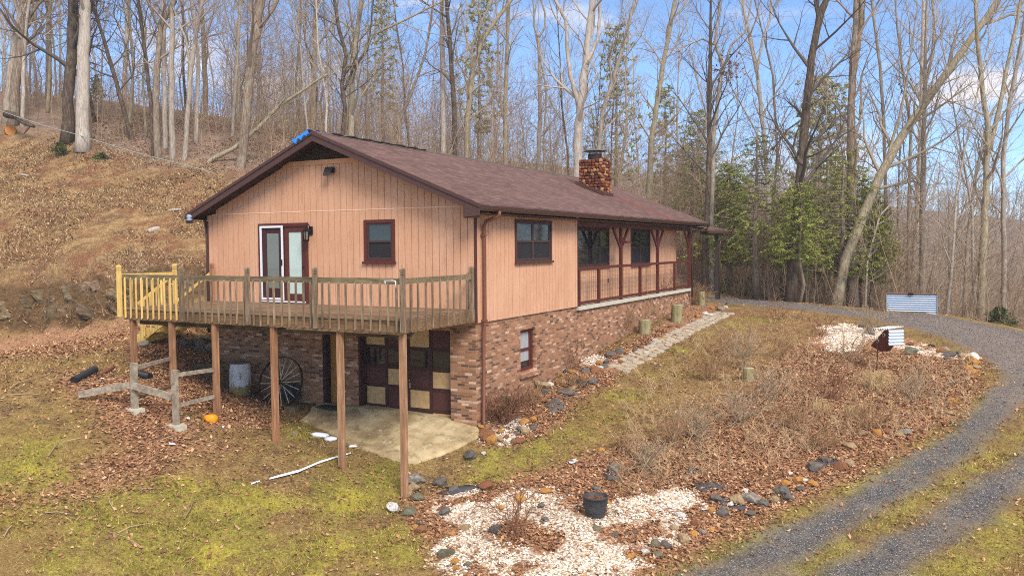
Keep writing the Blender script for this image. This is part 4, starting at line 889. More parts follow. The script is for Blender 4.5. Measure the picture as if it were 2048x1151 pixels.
for k, (px, py, sx, sy, sz, rz) in enumerate(((640,872,.24,.12,.07,.3), (662,880,.16,.10,.06,.1), (706,893,.11,.08,.03,.2))):
    lump('snow_patch', px, py, sx, sy, sz, M_snow, ('larger white snow clump beside the garage slab', 'smaller white snow clump joined to the slab edge clump', 'thin snow scrap right of the middle deck post')[k], 'snow', k+9, rz, .35)
mb = MB(); q = [gnd(x, y) for x, y in ((503,970),(520,966),(540,960),(570,951),(600,943),(640,927),(668,918),(702,908))]; vs = []
for k, p_ in enumerate(q):
    w = (.02, .03, .05, .09, .10, .11, .09, .03)[k]*(1+.3*math.sin(k*5)); vs += [(p_[0]+w*.5, p_[1]-w, p_[2]+.03), (p_[0], p_[1], p_[2]+.055), (p_[0]-w*.5, p_[1]+w, p_[2]+.03)]
mb.add(vs, [(3*k+i, 3*k+3+i, 3*k+4+i, 3*k+1+i) for k in range(2, len(q)-1) for i in (0, 1)], True); mb.add(vs, [(3*k+1+i, 3*k+4+i, 3*k+3+i, 3*k+i) for k in (0,) for i in (0, 1)], True)
tag(mb.build('snow_strip', M_snow), 'long narrow strip of leftover snow on the grass below the deck', 'snow')
for k, (px, py, s_) in enumerate(((345,890,.09), (447,855,.05), (374,838,.08), (1145,928,.12), (205,760,.05))):
    mb = MB(); r = random.Random(k); vs = [(s_*math.cos(a)*r.uniform(.5, 1.2), s_*.7*math.sin(a)*r.uniform(.5, 1.2), .015+r.uniform(0, .04)) for a in np.arange(0, 6.28, .7)]; n = len(vs)
    mb.add(vs+[(x, y, z-.012) for x, y, z in vs]+[(0, 0, .05), (0, 0, .03)], [(i, (i+1) % n, 2*n) for i in range(n)]+[((i+1) % n+n, i+n, 2*n+1) for i in range(n)]+[(i+n, (i+1) % n+n, (i+1) % n, i) for i in range(n)]); o = mb.build('paper_scrap', M_white); o.location = gnd(px, py)
    tag(o, ('crumpled white scrap on leaves in front of the broken fence', 'tiny white scrap right of the orange bag', 'white scrap beside the block under the right fence post', 'white scrap among the rocks on the lawn right of the garage corner', 'tiny white scrap near the black drain pipe')[k], 'scrap')
# ---------------------------------------------------------------- trees
def bark_material(name, c0, c1, c2, lichen=.35, lic=S(168,168,150)):
    t = NT(name); P = t.obj; n = t.noise(t.map(P, (7, 7, 1.3)), 2.2, 6, .7, .4); b = t.noise(P, 2.2, 5, .65)
    c = t.ramp(n, [(.3, c0), (.5, c1), (.68, c2)]); c = t.mix(t.math('MULTIPLY', t.step(b, .5, .66), lichen), c, lic)
    t.bump(n, .6, .03); return t.done(c, .92, spec=.1)
BARK = dict(grey=bark_material('grey_bark', S(114,104,93), S(158,144,129), S(192,178,162)), pale=bark_material('pale_bark', S(140,129,118), S(178,165,151), S(206,194,180), .3, S(196,190,178)),
            brown=bark_material('brown_bark', S(90,77,66), S(134,116,99), S(172,153,133)), dark=bark_material('dark_bark', S(54,45,38), S(88,74,62), S(126,108,92), .3, S(128,124,108)),
            ochre=bark_material('lichen_bark', S(114,102,84), S(154,140,116), S(188,174,148), .5, S(176,168,136)))
TWIG = dict(grey=plain('grey_twigs', S(164,148,132), .9, 0, .15, 2, bump=0), brown=plain('brown_twigs', S(150,130,112), .9, 0, .15, 2, bump=0), dark=plain('dark_twigs', S(96,86,78), .9, 0, .15, 2, bump=0), pale=plain('pale_twigs', S(180,164,148), .9, 0, .15, 2, bump=0), ochre=plain('ochre_twigs', S(160,146,124), .9, 0, .15, 2, bump=0))
def rotd(d, ang, az):
    d = d/np.linalg.norm(d); u = np.cross(d, (0, 0, 1) if abs(d[2]) < .95 else (1, 0, 0)); u /= np.linalg.norm(u); w = np.cross(d, u)
    return d*math.cos(ang)+(u*math.cos(az)+w*math.sin(az))*math.sin(ang)
def limb(mb, p, d, Ln, r, lvl, rg, sides=5, up=.08, wig=.16, kids=(5, 4), kang=(.5, 1.0), rmin=.0045):
    n = 6 if lvl >= 2 else (4 if lvl == 1 else 3); pts = [np.asarray(p, float)]; d = np.asarray(d, float)
    for i in range(n):
        d = d+np.array((rg.gauss(0, wig), rg.gauss(0, wig), rg.gauss(0, wig*.6)+up)); d /= np.linalg.norm(d); pts.append(pts[-1]+d*Ln/n)
    rad = [max(rmin, r*(1-.82*i/n)) for i in range(n+1)]
    mb.tube(pts, rad, sides, False)
    if lvl > 0:
        k = kids[min(lvl-1, len(kids)-1)]; a0 = rg.uniform(0, 6.28)
        for j in range(k):
            t = .22+.75*(j+rg.random())/k; i = min(int(t*n), n-1); q = pts[i]+(pts[i+1]-pts[i])*(t*n-i); dd = pts[i+1]-pts[i]
            limb(mb, q, rotd(dd, rg.uniform(*kang), a0+j*2.4+rg.uniform(-.5, .5)), Ln*rg.uniform(.38, .62)*(1.15-.6*t), rad[i]*.55, lvl-1, rg, 4 if lvl > 1 else 3, up, wig*1.1, kids, kang, rmin)
def grow(mt, mc, path, rad, rg, first=.4, n=16, ang=(.5, 1.0), ln=(2.2, 4.5), lvl=2, kids=(5, 6), sides=9, leafc=None):
    P = np.asarray(path, float); rad = np.asarray(rad, float)
    # refine the trunk path with slight wander
    Q, Rr = [], []
    for i in range(len(P)-1):
        m_ = 4
        for k in range(m_):
            t = k/m_; Q.append(P[i]*(1-t)+P[i+1]*t+(0 if k == 0 else 1)*np.array((rg.gauss(0, rad[i]*.1), rg.gauss(0, rad[i]*.1), 0))); Rr.append((rad[i]*(1-t)+rad[i+1]*t)*rg.uniform(.95, 1.05))
    Q.append(P[-1]); Rr.append(rad[-1]); Q = np.array(Q); Rr = np.array(Rr); Rr[0] *= 1.35; Rr[1] *= 1.08
    mt.tube(Q, Rr, sides, True)
    seg = np.linalg.norm(np.diff(Q, axis=0), axis=1); cl = np.r_[0, np.cumsum(seg)]; T = cl[-1]; a0 = rg.uniform(0, 6.28)
    for j in range(n):
        t = first+(.98-first)*(j+rg.random()*.9)/n; s_ = t*T; i = min(np.searchsorted(cl, s_)-1, len(Q)-2); q = Q[i]+(Q[i+1]-Q[i])*((s_-cl[i])/seg[i])
        d = rotd(Q[i+1]-Q[i], rg.uniform(*ang)*(1.1-.35*t), a0+j*2.4+rg.uniform(-.6, .6)); rr = Rr[i]*rg.uniform(.3, .55)
        limb(mc, q, d, rg.uniform(*ln)*(1.25-.6*t), max(rr, .022), lvl, rg, 5, .07, .15, kids)
def tree(name, label, path, rad, kind, rg, group=None, cat='tree', **k):
    base = np.array(path[0], float); base[2] = min(base[2], hz(base[0], base[1]))-.15
    path = [base]+[np.array(p) for p in path[1:]]
    t = empty(name, tuple(base), label, cat, group); mt, mc = MB(), MB()
    grow(mt, mc, path, rad, rg, **k)
    mt.build('trunk', BARK[kind], t, loc=tuple(base)).location = (0, 0, 0)
    if mc.v: mc.build('crown', TWIG[kind], t, loc=tuple(base)).location = (0, 0, 0)
    return t
def key(label, pts, dep, w0, w1, kind, seed, top=None, forks=(), dd=0., **k):
    """pts: picture positions from the foot upwards; every tree stands at its own depth dep"""
    k['first'] = k.get('first', .4)*.7; k['n'] = k.get('n', 16)+7
    rg = random.Random(seed); P = [at(x, y, dep+dd*i) for i, (x, y) in enumerate(pts)]; n = len(P)
    d = (P[-1]-P[-2])/np.linalg.norm(P[-1]-P[-2]); r0, r1 = w0/2*dep/FPX, w1/2*dep/FPX
    r0, r1 = r0*.92, r1*.85; rad = [r0+(r1-r0)*i/(n-1) for i in range(n)]
    if top: P.append(P[-1]+(d+np.array((0, 0, .5)))*top/1.4); rad.append(rad[-1]*.25)
    t = tree('tree', label, P, rad, kind, rg, **k)
    if forks:
        mc = MB(); b = tuple(t.location)
        for (fp_, fw0, fw1, ft) in forks:
            Q = [at(x, y, dep+.0) for x, y in fp_]; q0, q1 = fw0/2*dep/FPX*.85, fw1/2*dep/FPX*.85; rr = [q0+(q1-q0)*i/(len(Q)-1) for i in range(len(Q))]
            dq = (Q[-1]-Q[-2])/np.linalg.norm(Q[-1]-Q[-2])
            if ft: Q.append(Q[-1]+(dq+np.array((0, 0, .4)))*ft/1.3); rr.append(rr[-1]*.3)
            kk = dict(first=.35, n=8, ang=(.5, 1.), ln=(1.5, 3.2), sides=7); kk.update({a: b for a, b in k.items() if a in ('ln', 'lvl')})
            mt = MB(); grow(mt, mc, Q, rr, rg, **kk); mt.build('fork', BARK[kind], t, loc=b).location = (0, 0, 0)
        mc.build('crown', TWIG[kind], t, loc=b).location = (0, 0, 0)
    t['px'] = pts[0][0]; KEYS.append((pts[0][0], dep, label)); return t
KEYS = []
K = key
# on the edge of the mowed slope, left
K('grey tree leaning right at the left edge of the photo', [(14,240),(22,150),(35,60),(48,0)], 49, 20, 16, 'grey', 1, 9, first=.3, n=12)
K('brown tree leaning right with a fork above, second from the left edge', [(24,228),(33,150),(46,70),(54,-10)], 48.5, 21, 18, 'brown', 2, 9, forks=[([(47,70),(60,30),(85,0),(100,-30)], 8, 6, 5)], n=12)
K('thin pale tree between the forked brown tree and the dark vine tree', [(44,230),(46,150),(50,70),(60,-5)], 48.3, 9, 6, 'pale', 3, 6, n=14)
K('straight brown trunk left of the dark vine tree', [(96,215),(97,130),(98,50),(99,-10)], 56, 13, 11, 'brown', 4, 9, n=12)
K('dark vine covered trunk left of the broad pale trunk', [(134,272),(138,170),(143,80),(146,-10)], 46.4, 24, 21, 'dark', 5, 9, first=.25, n=10, forks=[([(137,150),(150,110),(156,60),(160,0)], 5, 4, 4)])
K('broad straight pale grey trunk, thickest on the slope', [(165,290),(166,190),(169,80),(172,-10)], 45.4, 28, 24, 'pale', 6, 10, first=.55, n=8)
K('slim dark tree leaning left over the slope, right of the broad pale trunk', [(268,290),(250,230),(228,150),(205,70),(186,10)], 47, 11, 7, 'dark', 7, 6, n=14, first=.3)
K('thin straight grey tree behind the leaning dark one', [(247,215),(250,140),(254,70),(256,-5)], 66, 11, 9, 'grey', 8, 9)
K('dark slender stem leaning left against the vine wrapped grey tree', [(308,322),(303,220),(292,120),(276,0)], 45, 9, 8, 'dark', 9, 6, first=.4, n=10)
K('grey tree wrapped by a dark vine and bending right at the top', [(316,328),(312,230),(314,130),(322,50),(348,5)], 44.8, 15, 11, 'brown', 10, 6, first=.45, n=9)
K('straight pale grey tree, left one of the close pair', [(331,318),(329,210),(327,100),(327,-10)], 46, 11, 10, 'pale', 11, 9, first=.5, n=10)
K('straight pale grey tree, right one of the close pair', [(346,330),(343,220),(343,110),(344,-10)], 44.6, 13, 11, 'grey', 12, 9, first=.5, n=10)
K('grey tree with right leaning top between the pale pair and the broad leaning tree', [(368,336),(374,240),(382,140),(398,30),(410,-20)], 44.5, 11, 9, 'grey', 13, 7, first=.4, n=12, forks=[([(381,140),(372,80),(352,30),(335,-10)], 6, 4, 4)])
K('slim brown tree standing on the woodland hill behind the grey right leaning one', [(412,285),(411,180),(407,90),(402,0)], 58, 12, 9, 'brown', 14, 8)
K('slim grey tree just left of the broad brown tree', [(463,330),(466,230),(474,120),(480,10)], 50, 9, 7, 'grey', 15, 8)
K('broad brown grey tree leaning right by the left end of the house roof', [(478,356),(489,260),(500,150),(514,40),(525,-20)], 43.4, 21, 19, 'brown', 16, 9, first=.4, n=12, forks=[([(497,110),(520,60),(545,20),(560,-20)], 8, 6, 5)])
# the leaning dead tree
K('long dead tree leaning far to the right from the slope edge', [(398,338),(425,318),(470,295),(520,252),(560,210),(610,178),(655,148)], 44.2, 11, 5, 'ochre', 17, None, first=.55, n=10, ln=(1.0, 2.4))
# behind the house
K('pale mottled tree in front of the leaning dead tree top', [(625,300),(626,200),(630,100),(632,0)], 58, 13, 10, 'ochre', 18, 9)
K('dark crooked tree with a kink above the roof peak', [(680,290),(690,215),(684,170),(692,110),(676,50),(668,-10)], 52, 10, 8, 'dark', 19, 7, first=.25, n=14, forks=[([(688,180),(710,130),(735,100),(742,50)], 6, 4, 3)])
K('grey tree with long lichen limbs right of the dark crooked tree', [(700,300),(703,200),(708,100),(722,10)], 53, 14, 10, 'ochre', 20, 8, first=.2, n=14, ln=(3, 6), forks=[([(704,150),(745,70),(800,45),(880,5)], 7, 4, 3)])
K('twisted low tree leaning right behind the roof', [(795,325),(800,240),(825,180),(850,110),(862,40)], 54, 7, 5, 'brown', 21, 5, first=.15, n=16)
K('straight pale grey tree standing behind the roof near its middle', [(888,330),(886,220),(885,110),(884,-10)], 56, 13, 11, 'pale', 22, 9, first=.6, n=8)
K('dark straight tree beside the pale one behind the roof', [(911,330),(909,220),(902,110),(893,0)], 55, 12, 9, 'dark', 23, 8, first=.45, n=10)
K('lichen covered tree with wide rising limbs, right of the dark straight tree', [(930,335),(934,240),(945,140),(965,80),(1000,30),(1030,-10)], 57, 11, 8, 'ochre', 24, 6, first=.25, n=16, ln=(2.5, 5), forks=[([(942,150),(945,90),(965,40),(985,0)], 7, 5, 4)])
K('slim mottled tree alone against the sky left of the fork topped tree', [(1009,338),(1011,220),(1014,110),(1018,-10)], 58, 10, 8, 'ochre', 25, 8, first=.5, n=9)
K('slim grey tree ending in a small fork against the sky', [(1074,345),(1080,240),(1079,150),(1077,75)], 58, 10, 6, 'grey', 26, None, first=.55, n=7, ln=(1, 2.2), forks=[([(1077,75),(1067,50),(1070,20),(1078,-10)], 5, 4, 3), ([(1077,75),(1090,55),(1090,25),(1078,-12)], 5, 4, 3)])
K('great two stemmed pale tree left of the chimney', [(1153,350),(1155,280),(1160,215),(1168,150),(1178,60),(1188,-20)], 52, 21, 13, 'pale', 27, 8, first=.35, n=11, ln=(2, 4.5), forks=[([(1158,210),(1140,150),(1134,90),(1132,40),(1110,0)], 11, 8, 5), ([(1172,130),(1195,80),(1200,30),(1196,-20)], 9, 7, 6)])
K('slender grey tree leaning right behind the chimney', [(1180,330),(1205,225),(1232,140),(1255,60),(1272,-10)], 53, 11, 7, 'grey', 28, 6, first=.3, n=13)
K('mottled tree leaning right above the right end of the roof', [(1294,390),(1302,290),(1318,180),(1334,90),(1350,0)], 56, 13, 9, 'ochre', 29, 7, first=.35, n=12)
# right of the house
K('pale tree with crooked limbs and clinging brown leaves against the sky', [(1423,570),(1424,400),(1426,280),(1438,180),(1446,130),(1430,85),(1437,30)], 44, 11, 6, 'grey', 30, 3, first=.45, n=10, ln=(1.5, 3.5), forks=[([(1444,150),(1462,90),(1490,65),(1500,20)], 6, 4, 3), ([(1432,90),(1405,78),(1375,90),(1345,110)], 5, 2, 0)])
K('pale lichen birch with ascending forks, left of the tall dark tree', [(1538,590),(1537,400),(1527,260),(1515,150),(1500,80),(1488,20)], 46, 11, 7, 'pale', 31, 5, first=.35, n=12, forks=[([(1514,140),(1525,80),(1540,40),(1545,-10)], 6, 5, 4), ([(1536,310),(1500,240),(1460,170)], 5, 3, 2)])
K('tall dark brown tree leaning slightly right beside the gravel drive', [(1580,602),(1588,480),(1600,350),(1612,220),(1622,120),(1640,30),(1660,-20)], 39.4, 23, 14, 'dark', 32, 6, first=.3, n=12, forks=[([(1632,70),(1636,20),(1634,-30)], 9, 7, 5), ([(1603,240),(1575,260),(1545,300)], 5, 3, 0)])
K('large twin topped grey tree right of the tall dark tree', [(1706,600),(1704,460),(1703,350),(1702,240),(1704,150),(1711,60),(1712,-20)], 41, 24, 11, 'brown', 33, 7, first=.4, n=9, forks=[([(1704,160),(1716,100),(1722,40),(1723,-20)], 13, 11, 7)])
K('big pale tree leaning far right and crossing the sky', [(1668,612),(1690,520),(1730,420),(1760,350),(1805,270),(1865,185),(1930,95),(1990,10)], 40, 24, 14, 'ochre', 34, 6, first=.35, n=15, ln=(2.5, 5), forks=[([(1770,335),(1785,280),(1800,230),(1812,170)], 8, 5, 4)])
K('upright grey tree crossed by the big leaning tree', [(1846,620),(1845,450),(1846,350),(1848,250),(1850,165)], 41, 14, 9, 'grey', 35, 5, first=.4, n=12, forks=[([(1848,180),(1865,110),(1870,40),(1862,-10)], 7, 5, 4)])
K('pale mottled sycamore at the right, left stem', [(1958,650),(1966,500),(1972,390),(1976,260),(1965,180),(1955,80)], 38, 17, 9, 'ochre', 36, 6, first=.4, n=10, ln=(2, 4), forks=[([(1978,300),(1998,220),(2015,130),(2035,40)], 11, 8, 6)])
K('grey tree near the right edge leaning right', [(2008,650),(2008,480),(2006,320),(2020,200),(2045,70)], 39, 11, 8, 'grey', 37, 6, first=.35, n=12)
K('slim crooked tree against the sky right of the twin topped tree', [(1776,615),(1772,420),(1768,250),(1760,130),(1748,40),(1742,-15)], 43, 8, 6, 'grey', 38, 5, first=.4, n=12)
K('slim tree with a brown leaf cluster left of the upright grey tree', [(1815,610),(1818,420),(1822,260),(1805,140),(1795,60)], 44, 8, 5, 'grey', 39, 5, first=.35, n=13)
K('tree with dark trunk at the end of the porch behind the carport post', [(1408,585),(1410,500),(1414,430),(1418,300),(1420,150)], 43.5, 15, 9, 'dark', 40, 6, first=.4, n=10)
K('pale straight sycamore right of the metal box', [(1828,600),(1830,500),(1838,380),(1842,240),(1845,120)], 52, 15, 10, 'pale', 41, 8, first=.4, n=10)
K('thin tree leaning right in the brush at the right edge', [(1925,625),(1935,480),(1952,350),(1975,240),(2030,150)], 46, 9, 5, 'grey', 42, 4, first=.3, n=12)
K('bent pale sapling arching over the brush beside the metal box', [(1730,605),(1735,520),(1760,430),(1800,390),(1840,395)], 40, 5, 3, 'pale', 43, None, first=.3, n=10, ln=(1, 2.2))

# evergreens: tapered trunk, drooping sprays of small leaf faces
def leafy_material(name, a, b, c):
    t = NT(name); n = t.noise(t.obj, .9, 3, .6); q = t.attr('tone'); k = t.mix(1, t.ramp(n, [(.35, a), (.52, b), (.7, c)]), q.outputs['Color'], 'MULTIPLY')
    t.b.inputs['Subsurface Weight'].default_value = 0.
    return t.done(k, .8, spec=.15)
M_hem = leafy_material('hemlock_needles', S(102,112,52), S(144,150,72), S(178,176,100)); M_cedar = leafy_material('cedar_foliage', S(116,120,42), S(148,150,58), S(178,174,84)); M_pine = leafy_material('pine_needles', S(132,136,96), S(164,164,120), S(192,188,144))
M_shrubgreen = leafy_material('evergreen_shrub', S(50,66,34), S(78,94,46), S(104,114,58))
def sprays(V, C, p, q, n, size, flat, rg, droop=.3):
    """n small leaf faces scattered along the twig p-q"""
    t = rg.random(n)[:, None]; c = p+(q-p)*t; d = (q-p)/(np.linalg.norm(q-p)+1e-6)
    a = rg.normal(size=(n, 3)); a[:, 2] = a[:, 2]*flat-droop*.4; a += d*.6; a /= np.linalg.norm(a, axis=1)[:, None]
    b = rg.normal(size=(n, 3)); b[:, 2] *= flat; b -= a*(a*b).sum(1)[:, None]; b /= np.linalg.norm(b, axis=1)[:, None]
    s = size*rg.uniform(.6, 1.4, n)[:, None]
    V.append(np.stack([c, c+a*s*.5+b*s*.18, c+a*s, c+a*s*.5-b*s*.18], 1).reshape(-1, 3)); k = rg.uniform(.72, 1.28, n); C.append(np.repeat(np.c_[k, k, k*rg.uniform(.8, 1.1, n)], 4, 0))
def conifer(label, base, H, r0, mat, seed, first=.3, spread=2.6, nb=70, per=26, size=.2, flat=.5, droop=.35, up=0., bark='brown', cat='conifer', group=None, lean=(0, 0), shape=1., clump=False):
    rg = np.random.default_rng(seed); pr = random.Random(seed); base = np.array(base, float); base[2] = hz(base[0], base[1])-.1
    t = empty('conifer', tuple(base), label, cat, group); mt = MB()
    P = np.array([(lean[0]*k/6+pr.gauss(0, .05), lean[1]*k/6+pr.gauss(0, .05), H*k/6) for k in range(7)]); P[0] = 0
    mt.tube(P, [r0*(1-.9*k/6)+.012 for k in range(7)], 9); V, C = [], []
    for j in range(nb):
        f = first+(1-first)*((j+pr.random())/nb); i = min(int(f*6), 5); p = P[i]+(P[i+1]-P[i])*(f*6-i); az = j*2.39996+pr.uniform(-.4, .4)
        ln = spread*((1-f)/(1-first)*.85+.13)**shape*pr.uniform(.5, 1.15)*(.55+.45*min(1, (f-first)*8)); d = np.array((math.cos(az), math.sin(az), up))
        q1 = p+d*ln*.55; q2 = q1+np.array((math.cos(az+pr.uniform(-.3, .3)), math.sin(az+pr.uniform(-.3, .3)), -droop+up*.6))*ln*.45
        mt.tube([p, q1, q2], [max(.008, r0*.16), .012, .004], 3, False)
        if clump:
            for _ in range(max(2, int(per/12))):
                e = q1+(q2-q1)*pr.random() if pr.random() < .75 else p+(q1-p)*pr.uniform(.5, 1); e2 = e+rg.normal(size=3)*np.array((.35, .35, .15))*ln*.45
                mt.tube([e, e2], [.008, .004], 3, False); sprays(V, C, e2-.06, e2+.06, 16, size, .8, rg, -.3)
        else:
            for (a, b, m) in ((p+(q1-p)*.35, q1, per//3), (q1, q2, per//2)): sprays(V, C, a, b, max(3, int(m*ln/spread+2)), size, flat, rg, droop)
            for _ in range(3):
                e = p+(q2-p)*pr.uniform(.45, .95); e2 = e+np.array((rg.normal()*.5, rg.normal()*.5, -.18))*ln*.35; sprays(V, C, e, e2, max(3, int(per*.3*ln/spread+2)), size, flat, rg, droop)
    mt.build('trunk', BARK[bark], t)
    V = np.concatenate(V); C = np.concatenate(C); raw('crown', V, np.arange(len(V)).reshape(-1, 4), mat, C, False, t)
    return t
def cb(px, dep): q = at(px, 500, dep); return q
conifer('feathery hemlock left of the tall dark tree beside the drive', cb(1512, 41.5), 8.2, .2, M_hem, 1, first=.26, spread=2.9, nb=95, per=140, size=.10, shape=.7, bark='brown')
conifer('hemlock just right of the tall dark tree with dark green drooping boughs', cb(1612, 42), 6.6, .14, M_hem, 2, first=.28, spread=2.4, nb=120, per=160, size=.10, shape=.6)
conifer('hemlock in front of the twin topped grey tree', cb(1682, 40.5), 7.8, .16, M_hem, 3, first=.24, spread=2.8, nb=95, per=140, size=.10, shape=.6)
conifer('narrow yellow green cedar at the right end of the evergreens', cb(1745, 41), 6.7, .13, M_cedar, 4, first=.26, spread=1.6, nb=130, per=130, size=.10, shape=.8, droop=.1, up=.3)
conifer('dark hemlock behind the porch end and carport roof', cb(1458, 45), 7.0, .16, M_hem, 5, first=.24, spread=2.9, nb=125, per=160, size=.14, shape=.7)
conifer('hemlock standing left of the carport post in deeper woods', cb(1385, 52), 7.6, .16, M_hem, 6, first=.3, spread=2.3, nb=85, per=80, size=.15, shape=.7)
conifer('small hemlock between the tall dark tree and its left neighbour', cb(1565, 46), 6.2, .12, M_hem, 7, first=.38, spread=2.0, nb=80, per=90, size=.14, shape=.7)
conifer('round topped evergreen rising behind the hemlocks near the porch', cb(1395, 66), 14.2, .22, M_hem, 8, first=.55, spread=2.6, nb=80, per=40, size=.28, up=.3, droop=.1, shape=.6)
conifer('low hemlock boughs standing in front of the tall dark tree', cb(1600, 38.6), 5.6, .08, M_hem, 22, first=.36, spread=1.8, nb=90, per=150, size=.10, shape=.6)
conifer('slim hemlock between the big leaning tree and the cedar', cb(1722, 42.5), 7.4, .1, M_hem, 23, first=.3, spread=2.2, nb=110, per=150, size=.10, shape=.6)
conifer('knee high green hemlock seedling on the far edge of the drive', gnd(1500, 590), 1.3, .02, M_hem, 9, first=.05, spread=.7, nb=40, per=18, size=.14)
conifer('small green seedling near the carport post', gnd(1447, 586), .8, .02, M_hem, 10, first=.05, spread=.6, nb=30, per=16, size=.10)
conifer('tall airy pine behind the tall dark tree with its top out of the photo', cb(1640, 60), 22, .22, M_pine, 11, first=.3, spread=4.2, nb=170, per=60, size=.30, up=.25, droop=0, clump=True, shape=.6)
conifer('pine with layered boughs between the dark and the twin topped tree', cb(1672, 66), 16.5, .2, M_pine, 12, first=.3, spread=3.6, nb=120, per=48, size=.34, up=.1, droop=.05, clump=True, shape=.7)
conifer('pine with sparse crown right of the twin topped tree', cb(1762, 64), 14.5, .2, M_pine, 13, first=.3, spread=2.8, nb=95, per=46, size=.3, up=.15, droop=.0, clump=True, shape=.7)
conifer('sparse pine behind the roof between the lichen tree and the slim mottled tree', cb(962, 72), 17, .2, M_pine, 14, first=.25, spread=2.8, nb=85, per=36, size=.3, up=.15, droop=0, clump=True, shape=.5)
conifer('sparse pine right of the slender tree behind the chimney', cb(1232, 74), 18, .2, M_pine, 15, first=.25, spread=3.2, nb=90, per=36, size=.3, up=.15, droop=0, clump=True, shape=.6)
conifer('thin pine far behind the left part of the roof', cb(770, 78), 15, .18, M_pine, 16, first=.25, spread=3., nb=85, per=34, size=.3, up=.15, clump=True, shape=.6)
conifer('thin pine behind the mottled tree at the right end of the roof', cb(1330, 72), 15, .18, M_pine, 17, first=.25, spread=3., nb=85, per=34, size=.3, up=.15, clump=True, shape=.6)
conifer('small dark juniper bush in the middle of the mowed slope edge', gnd(122, 312), .75, .03, M_shrubgreen, 18, first=.03, spread=.75, nb=45, per=22, size=.10, up=.6, droop=0, cat='bush')
conifer('sprawling green bush on the slope below the broad pale trunk', gnd(203, 318), .4, .03, M_shrubgreen, 19, first=.03, spread=.7, nb=30, per=14, size=.11, up=.4, cat='bush')
conifer('young green pine sapling on the woodland hill', at(195, 258, 58), 2.0, .03, M_pine, 20, first=.15, spread=.9, nb=34, per=22, size=.2, up=.3)
conifer('green cedar bush at the far right behind the drive', at(2000, 620, 36), 1.1, .04, M_shrubgreen, 21, first=.03, spread=1.0, nb=50, per=20, size=.16, up=.5, cat='bush')

# the woods: one tree of each kind, then copies of it and its parts
PROTO = []
def proto(kind, H, r0, seed, **k):
    rg = random.Random(seed); lx, ly = rg.gauss(0, H*.08), rg.gauss(0, H*.08); path = [(0, 0, -.2)]+[(lx*t*t+rg.gauss(0, .22), ly*t*t+rg.gauss(0, .22), H*t) for t in (.2, .4, .6, .8, 1.)]
    t = empty('tree', (0, 0, 0), None, 'tree'); mt, mc = MB(), MB(); grow(mt, mc, path, [r0, r0*.85, r0*.72, r0*.55, r0*.35, r0*.08], rg, **k)
    mt.build('trunk', BARK[kind], t); mc.build('crown', TWIG[kind], t); PROTO.append((t, kind, r0)); return t
proto('grey', 21, .115, 101, first=.25, n=20); proto('brown', 19, .095, 102, first=.22, n=20); proto('pale', 23, .125, 103, first=.35, n=18, ln=(2.5, 4.8)); proto('ochre', 18, .085, 104, first=.2, n=20)
proto('dark', 20, .10, 105, first=.25, n=18); proto('grey', 13, .055, 106, first=.15, n=26, ln=(1.4, 3)); proto('brown', 11, .05, 107, first=.12, n=26, ln=(1.2, 2.6)); proto('pale', 15, .07, 108, first=.18, n=26, ln=(1.5, 3.2))
WORD = dict(grey='grey', brown='brown', pale='pale', ochre='mottled', dark='dark'); ORD = ['', 'second ', 'third ', 'fourth ', 'fifth ', 'sixth ', 'seventh ', 'eighth ', 'ninth ', 'tenth ', 'eleventh ', 'twelfth ']
spots = []; rt = random.Random(23); used = [0]*len(PROTO)
def scatter(n, pxr, dr, minsep=1.6, thin=.45):
    c = 0; tries = 0
    while c < n and tries < n*30:
        tries += 1; px = rt.uniform(*pxr); lo, hi = dr(px) if callable(dr) else dr; d = math.sqrt(rt.uniform(lo*lo, hi*hi)); q = at(px, 493, d)
        if any((q[0]-s[0])**2+(q[1]-s[1])**2 < minsep**2 for s in spots): continue
        i = rt.randrange(5, 8) if rt.random() < thin else rt.randrange(0, 5); spots.append((q[0], q[1], i, px, d)); c += 1
edge = lambda px: float(np.interp(px, EDGE_S, EDGE_D))
scatter(50, (-60, 660), lambda px: (edge(px)+2.5, 72), 1.5, .6)
scatter(40, (640, 1330), (60, 100), 1.8, .4)
scatter(52, (1340, 2110), lambda px: (edge(px)+2.5, 84), 1.5, .5)
lab = {}; out = []
for x, y, i, px, d in spots:
    k = min(KEYS, key=lambda q: abs(q[0]-px)); side = 'right of' if px >= k[0] else 'left of'; out.append((x, y, i, px, d, k, side))
groups_ = {}
for o_ in out: groups_.setdefault((o_[5][2], o_[6], PROTO[o_[2]][1], o_[2] >= 5), []).append(o_)
for (kl, side, kind, thin), mem in groups_.items():
    mem.sort(key=lambda o_: abs(o_[3]-o_[5][0]))
    short = ' '.join(kl.split()[:8])
    for n_, (x, y, i, px, d, k, _) in enumerate(mem):
        t0 = PROTO[i][0]; first_use = used[i] == 0; used[i] += 1
        if first_use: t = t0
        else:
            t = t0.copy(); col.objects.link(t)
            for ch_ in t0.children: c2 = ch_.copy(); col.objects.link(c2); c2.parent = t
        t.location = (x, y, hz(x, y)-.1); t.rotation_euler = (rt.gauss(0, .03), rt.gauss(0, .03), rt.uniform(0, 6.28)); s_ = rt.uniform(.8, 1.15); t.scale = (s_, s_, s_*rt.uniform(.92, 1.1))
        t['label'] = ('%s%s %s tree %s the %s' % (ORD[min(n_, 11)], 'thin' if thin else 'tall', WORD[kind], side, short)); t['category'] = 'tree'; t['group'] = 'bare trees in the woods'
for (t, _, _), u_ in zip(PROTO, used):
    if not u_:
        for c_ in list(t.children): bpy.data.objects.remove(c_)
        bpy.data.objects.remove(t)

